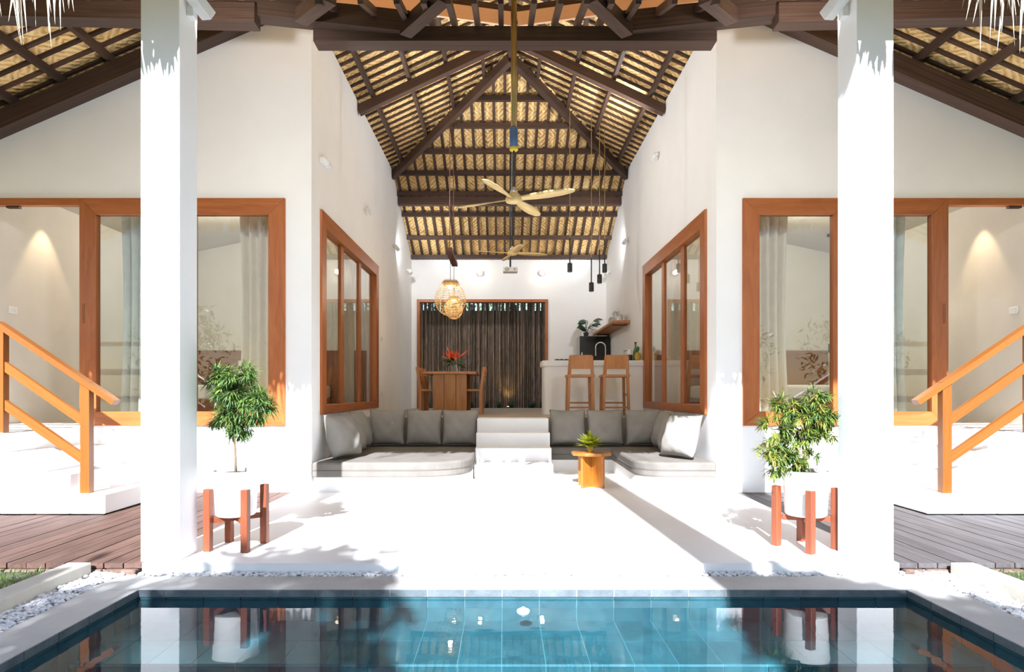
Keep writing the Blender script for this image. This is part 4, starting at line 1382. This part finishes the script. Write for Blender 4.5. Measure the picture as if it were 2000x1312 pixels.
dining_chair(TX - .36, TY + .42, -1, 'wooden dining chair left of the table, nearer the sofas')
dining_chair(TX + .36, TY + .42, 1, 'wooden dining chair right of the table, nearer the sofas')
dining_chair(TX - .36, TY + 1.05, -1, 'wooden dining chair left of the table, nearer the garden')
dining_chair(TX + .36, TY + 1.05, 1, 'wooden dining chair right of the table, nearer the garden')
t = thing('flower_vase', 'vase of red heliconia flowers on the dining table', 'vase', (TX + .05, TY + .55, UP + .77))
MB().lathe([(.05, 0), (.06, .03), (.045, .10), (.05, .14), (.04, .14)], 18).build('vase', 'clear_glass', t, True)
rnd = random.Random(21)
mb = MB(); ms = MB()
for i in range(26):
    a = rnd.uniform(0, 6.28); e = R(rnd.uniform(5, 85))
    d = Vector((math.cos(a) * math.cos(e), math.sin(a) * math.cos(e), math.sin(e)))
    c_ = Vector((-.03, 0, .24)) + Vector((rnd.uniform(-.06, .06), rnd.uniform(-.05, .05), rnd.uniform(-.04, .05)))
    mb.leaf(c_, d, (0, -.5, 1), rnd.uniform(.12, .22), .04, rnd.uniform(-.2, .2))
    ms.tube([(0, 0, .05), c_], .003, 4)
mb.leaf((.05, 0, .26), (.8, 0, .6), (0, -1, .3), .30, .035, -.1)
mb.leaf((-.08, 0, .28), (-.3, 0, .9), (0, -1, .3), .24, .03, .1)
ms.build('stems', 'bottle_green', t)
tag(mb.build('petals', 'red_petal', t, recalc=False), kind='stuff')
mb = MB()
for i in range(22):
    a = rnd.uniform(0, 6.28); e = R(rnd.uniform(-20, 40))
    d = Vector((math.cos(a) * math.cos(e), math.sin(a) * math.cos(e), math.sin(e)))
    mb.leaf(d * .07 + Vector((0, 0, .17)), d, (0, -.6, 1), rnd.uniform(.12, .24), .055, .3)
tag(mb.build('leaves', 'dark_leaf', t, recalc=False), kind='stuff')

# ------------------------------------------------------------------ bamboo garden behind
struct(MB().box(-4, 4, WB + .2, 18.0, .3, .72).build('ground_garden', 'garden_soil'), 'dark planted strip behind the rear opening')
fence = thing('bamboo_fence', 'tall dark bamboo pole fence behind the rear opening', 'fence', (0, 16.95, .72))
bam = []
for k in range(5):
    rnd = random.Random(k)
    h_ = 2.95 + .05 * k; prof = []
    z = 0; r_ = .024 + .003 * k
    while z < h_:
        prof += [(r_, z), (r_ * 1.12, z + .008), (r_, z + .02)]
        z += rnd.uniform(.28, .40)
    prof.append((r_ * .95, h_))
    me = MB().lathe(prof, 8).mesh('bamboo_pole', True); me.materials.append(MATS['bamboo_dark']); bam.append(me)
x = -2.75
while x < 1.75:
    o = bpy.data.objects.new('bamboo_pole', random.choice(bam)); COL.objects.link(o); o.parent = fence
    o.location = (x, random.uniform(-.025, .025), random.uniform(-.1, 0)); o.rotation_euler = (R(random.uniform(-1, 1)), R(random.uniform(-.8, .8)), random.uniform(0, 6))
    x += random.uniform(.050, .066)
MB().box(-2.8, 1.8, .05, .08, 0, 2.70).build('backing', 'bamboo_dark', fence)
mb = MB(); rnd = random.Random(4)
for i in range(4200):
    p_ = Vector((rnd.uniform(-2.9, 1.9), rnd.uniform(17.35, 17.9), rnd.uniform(.76, 3.0) if i < 800 else rnd.uniform(3.0, 4.7)))
    mb.leaf(p_, (rnd.gauss(0, 1), rnd.gauss(-.4, 1), rnd.gauss(-.2, .7)), (0, -.5, 1), rnd.uniform(.1, .2), .05, .3, 2)
tag(mb.build('foliage', 'hedge_leaf', None, recalc=False), 'light green foliage rising behind the bamboo fence', 'foliage', kind='stuff')
rnd = random.Random(8)
for i in range(9):
    x = -2.0 + i * .38 + rnd.uniform(-.08, .08)
    t = thing('garden_plant', 'dark spiky plant %s at the foot of the bamboo fence' % ('first from left', 'second from left', 'third from left', 'fourth from left', 'in the middle', 'fourth from right', 'third from right', 'second from right', 'first from right')[i], 'plant', (x, 16.55 + rnd.uniform(-.1, .1), .72), 0, 'garden plants')
    mb = MB()
    for k in range(22):
        a = rnd.uniform(0, 6.28); e = R(rnd.uniform(25, 85))
        mb.leaf((0, 0, 0), (math.cos(a) * math.cos(e), math.sin(a) * math.cos(e), math.sin(e)), (math.cos(a), math.sin(a), .5), rnd.uniform(.16, .30), .03, .35)
    tag(mb.build('leaves', 'dark_leaf', t, recalc=False), kind='stuff')
for x, lab in ((.105, 'garden uplight glowing on the bamboo in the middle'), (-1.78, 'garden uplight glowing behind the dining chairs')):
    t = thing('garden_uplight', lab, 'light', (x, 16.70, .72), 0, 'garden uplights')
    ub_ = MB().lathe([(.035, 0), (.04, .05), (.04, .10), (.035, .10)], 14).build('body', 'black_metal', t, True)
    MB().lathe([(.034, .1), (.02, .108), (0, .11)], 14).build('lens', 'bulb_amber', ub_, True)
    lamp_light('uplight_beam', (0, 0, .13), 9, (1, .68, .25), .03, 'SPOT', (0, .25, 1.0), 70, .7, parent=t)

# ------------------------------------------------------------------ bedrooms: curtains, beds, lamps
def curtain(s, u0, u1, z0, z1, y, folds, mat, label, seed):
    rnd = random.Random(seed)
    t = thing('curtain', label, 'curtain', (SX(s, (u0 + u1) / 2), y, z0))
    n = folds * 10; rows = 12
    mb = MB(); vs = []; fs = []
    xm = (u0 + u1) / 2
    ph = [rnd.uniform(-.5, .5) for _ in range(folds + 1)]
    for j in range(rows + 1):
        tt = j / rows
        for i in range(n + 1):
            a = i / n
            f = a * folds
            pinch = 1 - .16 * math.sin(math.pi * min(1, tt * 1.05)) * (1 if seed % 2 else .5)
            amp = .055 + .02 * (1 - tt)
            xx = (u0 + (u1 - u0) * a - xm) * pinch
            yy = amp * math.sin(2 * math.pi * f + ph[int(f)] + .8 * tt)
            vs.append((s * xx, yy, (z1 - z0) * tt))
    for j in range(rows):
        for i in range(n):
            k = j * (n + 1) + i
            fs.append((k, k + 1, k + n + 2, k + n + 1))
    o = mb.add(vs, fs).build('drape', mat, t, True)
    md = o.modifiers.new('solid', 'SOLIDIFY'); md.thickness = .006
    MB().tube([(-(u1 - u0) / 2 - .03, 0, z1 - z0 + .02), ((u1 - u0) / 2 + .03, 0, z1 - z0 + .02)], .012, 8).build('track', 'grey_box', t)


for s in (-1, 1):
    nm = SIDE[s]
    curtain(s, 2.90, 3.50, UP + .02, 3.6, 7.95, 5, 'curtain_fabric', 'beige curtain gathered at the hall end of the %s picture window' % nm, 1 if s < 0 else 3)
    curtain(s, 4.42, 5.02, UP + .02, 3.6, 7.98, 5, 'sheer_fabric', 'grey green curtain behind the %s sliding door' % nm, 5)
    curtain(s, 2.66, 2.70, UP + .02, 3.6, 8.2, 1, 'curtain_fabric', 'folded curtain edge behind the %s hall window' % nm, 7) if False else None
    # side window curtain
    t = thing('curtain', 'beige curtain behind the middle pane of the %s hall window' % nm, 'curtain', (SX(s, 2.76), 10.55, UP + .02))
    mb = MB(); vs = []; fs = []; n = 50; rows = 8
    for j in range(rows + 1):
        for i in range(n + 1):
            a = i / n
            vs.append((.04 * math.sin(2 * math.pi * 5 * a + .6 * j / rows), (-.45 + .9 * a) * (1 - .1 * math.sin(3.1 * j / rows)), 2.7 * j / rows))
    for j in range(rows):
        for i in range(n):
            k = j * (n + 1) + i; fs.append((k, k + 1, k + n + 2, k + n + 1))
    o = mb.add(vs, fs).build('drape', 'curtain_fabric', t, True)
    md = o.modifiers.new('solid', 'SOLIDIFY'); md.thickness = .006
    MB().tube([(0, -.5, 2.72), (0, .5, 2.72)], .012, 8).build('track', 'grey_box', t)
    # bed
    t = thing('bed', 'bed with a wide wooden headboard in the %s bedroom' % nm, 'bed', (SX(s, 4.35), 10.9, UP))
    MB().box(-1.72, 1.72, 1.03, 1.09, 0, 1.2).build('headboard', 'headboard_wood', t, bevel=0.006)
    MB().box(-.95, .95, -1.0, 1.03, .0, .28).build('base', 'headboard_wood', t, bevel=0.01)
    MB().box(-.93, .93, -.98, 1.02, .28, .52).build('mattress', 'linen', t, bevel=0.05, bseg=3)
    for k in (-1, 1):
        me = pillow_mesh(.68, .46, .18, 40 + k); me.materials.clear(); me.materials.append(MATS['linen'])
        o = bpy.data.objects.new('bed_pillow', me); COL.objects.link(o)
        o.location = (SX(s, 4.35) + k * .45, 11.72, UP + .78); o.rotation_euler = (R(-14), 0, 0)
        tag(o, 'pale pillow on the %s bed, %s of two' % (nm, 'left' if k < 0 else 'right'), 'pillow', 'bed pillows')
    # bedside pendant
    ux = 5.63
    zc = 3.78 + (4.62 - 3.78) * (6.58 - ux) / (6.58 - 2.62)
    t = thing('bedside_pendant', 'thin black bedside pendant lamp in the %s bedroom' % nm, 'pendant lamp', (SX(s, ux), 11.0, 1.90), 0, 'bedside pendants')
    MB().lathe([(.03, 0), (.04, .005), (.04, .15), (.01, .16)], 14).build('shade', 'black_metal', t, True)
    MB().tube([(0, 0, .15), (0, 0, zc - 1.90 - .02)], .009, 6).build('cord', 'black_metal', t)
    MB().lathe([(.06, zc - 1.90 - .04), (.06, zc - 1.90)], 14).build('rose', 'black_metal', t, True)
    # ceiling lamp added as fill light for the room, and downlight
    t = thing('bedroom_fill_lamp', 'round lamp added to brighten the %s bedroom' % nm, 'ceiling lamp', (SX(s, 4.4), 9.9, 4.20))
    MB().lathe([(.14, -.06), (.16, -.03), (.16, .0), (.05, .02)], 24).build('shade', 'bulb_white', t, True)
    lamp_light('lamp_light', (0, 0, -.2), 55, (1, .93, .82), .12, parent=t)
    t = thing('bedroom_downlight', 'recessed downlight washing the %s bedroom wall' % nm, 'downlight', (SX(s, 6.16), 8.5, 3.86))
    MB().lathe([(.05, -.06), (.055, -.05), (.055, 0), (.03, .0)], 16).build('body', 'white_metal', t, True)
    lamp_light('downlight_beam', (0, 0, -.09), 32, (1, .74, .45), .02, 'SPOT', (s * .10, 0, -1.2), 58, .5, parent=t)

# ------------------------------------------------------------------ trees across the pool (they shade the coping and show in the glass)
def leaf_tree(x, y, h, crown, n, label, seed):
    rnd = random.Random(seed)
    t = thing('garden_tree', label, 'tree', (x, y, -.13))
    mb = MB()
    mb.tube([(0, 0, 0), (.05, .02, h * .4), (-.03, 0, h * .8)], [.13, .10, .05], 9)
    for (c, r_) in crown:
        mb.tube([(0, 0, h * .45), Vector(c) * .6 + Vector((0, 0, h * .2)), c], [.06, .04, .02], 6)
    mb.build('trunk', 'bark', t, True)
    lf = MB()
    for (c, r_) in crown:
        for i in range(n):
            v = Vector((rnd.gauss(0, 1), rnd.gauss(0, 1), rnd.gauss(0, 1))).normalized() * r_ * rnd.uniform(.3, 1) ** .6
            lf.leaf(Vector(c) + v, (rnd.gauss(0, 1), rnd.gauss(0, 1), rnd.gauss(-.3, .7)), (rnd.gauss(0, .5), rnd.gauss(0, .5), 1), rnd.uniform(.18, .32), rnd.uniform(.07, .12), .3, 2)
    tag(lf.build('foliage', 'tree_leaf', t, recalc=False), kind='stuff')


leaf_tree(-2.9, -5.2, 4.6, [((.3, 0, 6.7), .85), ((-.9, .2, 5.9), 1.1), ((-2.0, 0, 5.3), 1.2), ((.9, 0, 5.5), .8), ((-.3, 0, 4.6), 1.0)], 1100, 'leafy garden tree across the pool, on the left stairs side', 31)
leaf_tree(3.6, -5.6, 4.4, [((-2.0, 0, 6.3), .75), ((-2.7, 0, 7.0), .5), ((-.8, 0, 5.9), 1.1), ((.6, 0, 5.2), 1.2), ((-1.2, 0, 4.6), .8)], 1100, 'leafy garden tree across the pool, on the right stairs side', 32)
for i, (x, y) in enumerate(((-12.5, -9.5), (-7.2, -10), (-1.9, -9.8), (3.4, -10.2), (8.7, -9.8), (14.0, -10))):
    leaf_tree(x, y, 3.2, [((0, 0, 1.4), 1.7), ((.6, .3, 2.9), 1.5), ((-.9, 0, 3.0), 1.4), ((.1, -.2, 3.9), 1.1)], 300, 'dense boundary tree behind the pool garden, number %s from the left stairs side' % ('one', 'two', 'three', 'four', 'five', 'six')[i], 50 + i)
# leaning palm whose trunk shades the terrace
t = thing('palm_tree', 'leaning palm across the pool whose trunk shadow crosses the terrace', 'palm tree', (2.35, -4.0, -.13))
pts = []
for i in range(13):
    z = 12.0 * i / 12
    xx = .66 - (z - 6.0) * .24
    pts.append((xx - 2.35 + .18 * (0 if z > 3 else (3 - z) ** 2 / 9), 0, z + .0))
MB().tube(pts, [.23 - .06 * i / 12 for i in range(13)], 12).build('trunk', 'palm_bark', t, True)
lf = MB(); rnd = random.Random(77)
topv = Vector(pts[-1])
for k in range(16):
    a = 2 * math.pi * k / 16 + rnd.uniform(-.1, .1); e = rnd.uniform(.1, .9)
    for i in range(26):
        tt = i / 26
        c_ = topv + Vector((math.cos(a) * 2.6 * tt, math.sin(a) * 2.6 * tt, e * 2.2 * tt - 2.6 * tt * tt))
        for sd in (-1, 1):
            d = Vector((math.cos(a + sd * 1.1), math.sin(a + sd * 1.1), -.5))
            lf.leaf(c_, d, (0, 0, 1), .55 * (1 - .5 * tt), .05, .3, 2)
tag(lf.build('fronds', 'tree_leaf', t, recalc=False), kind='stuff')
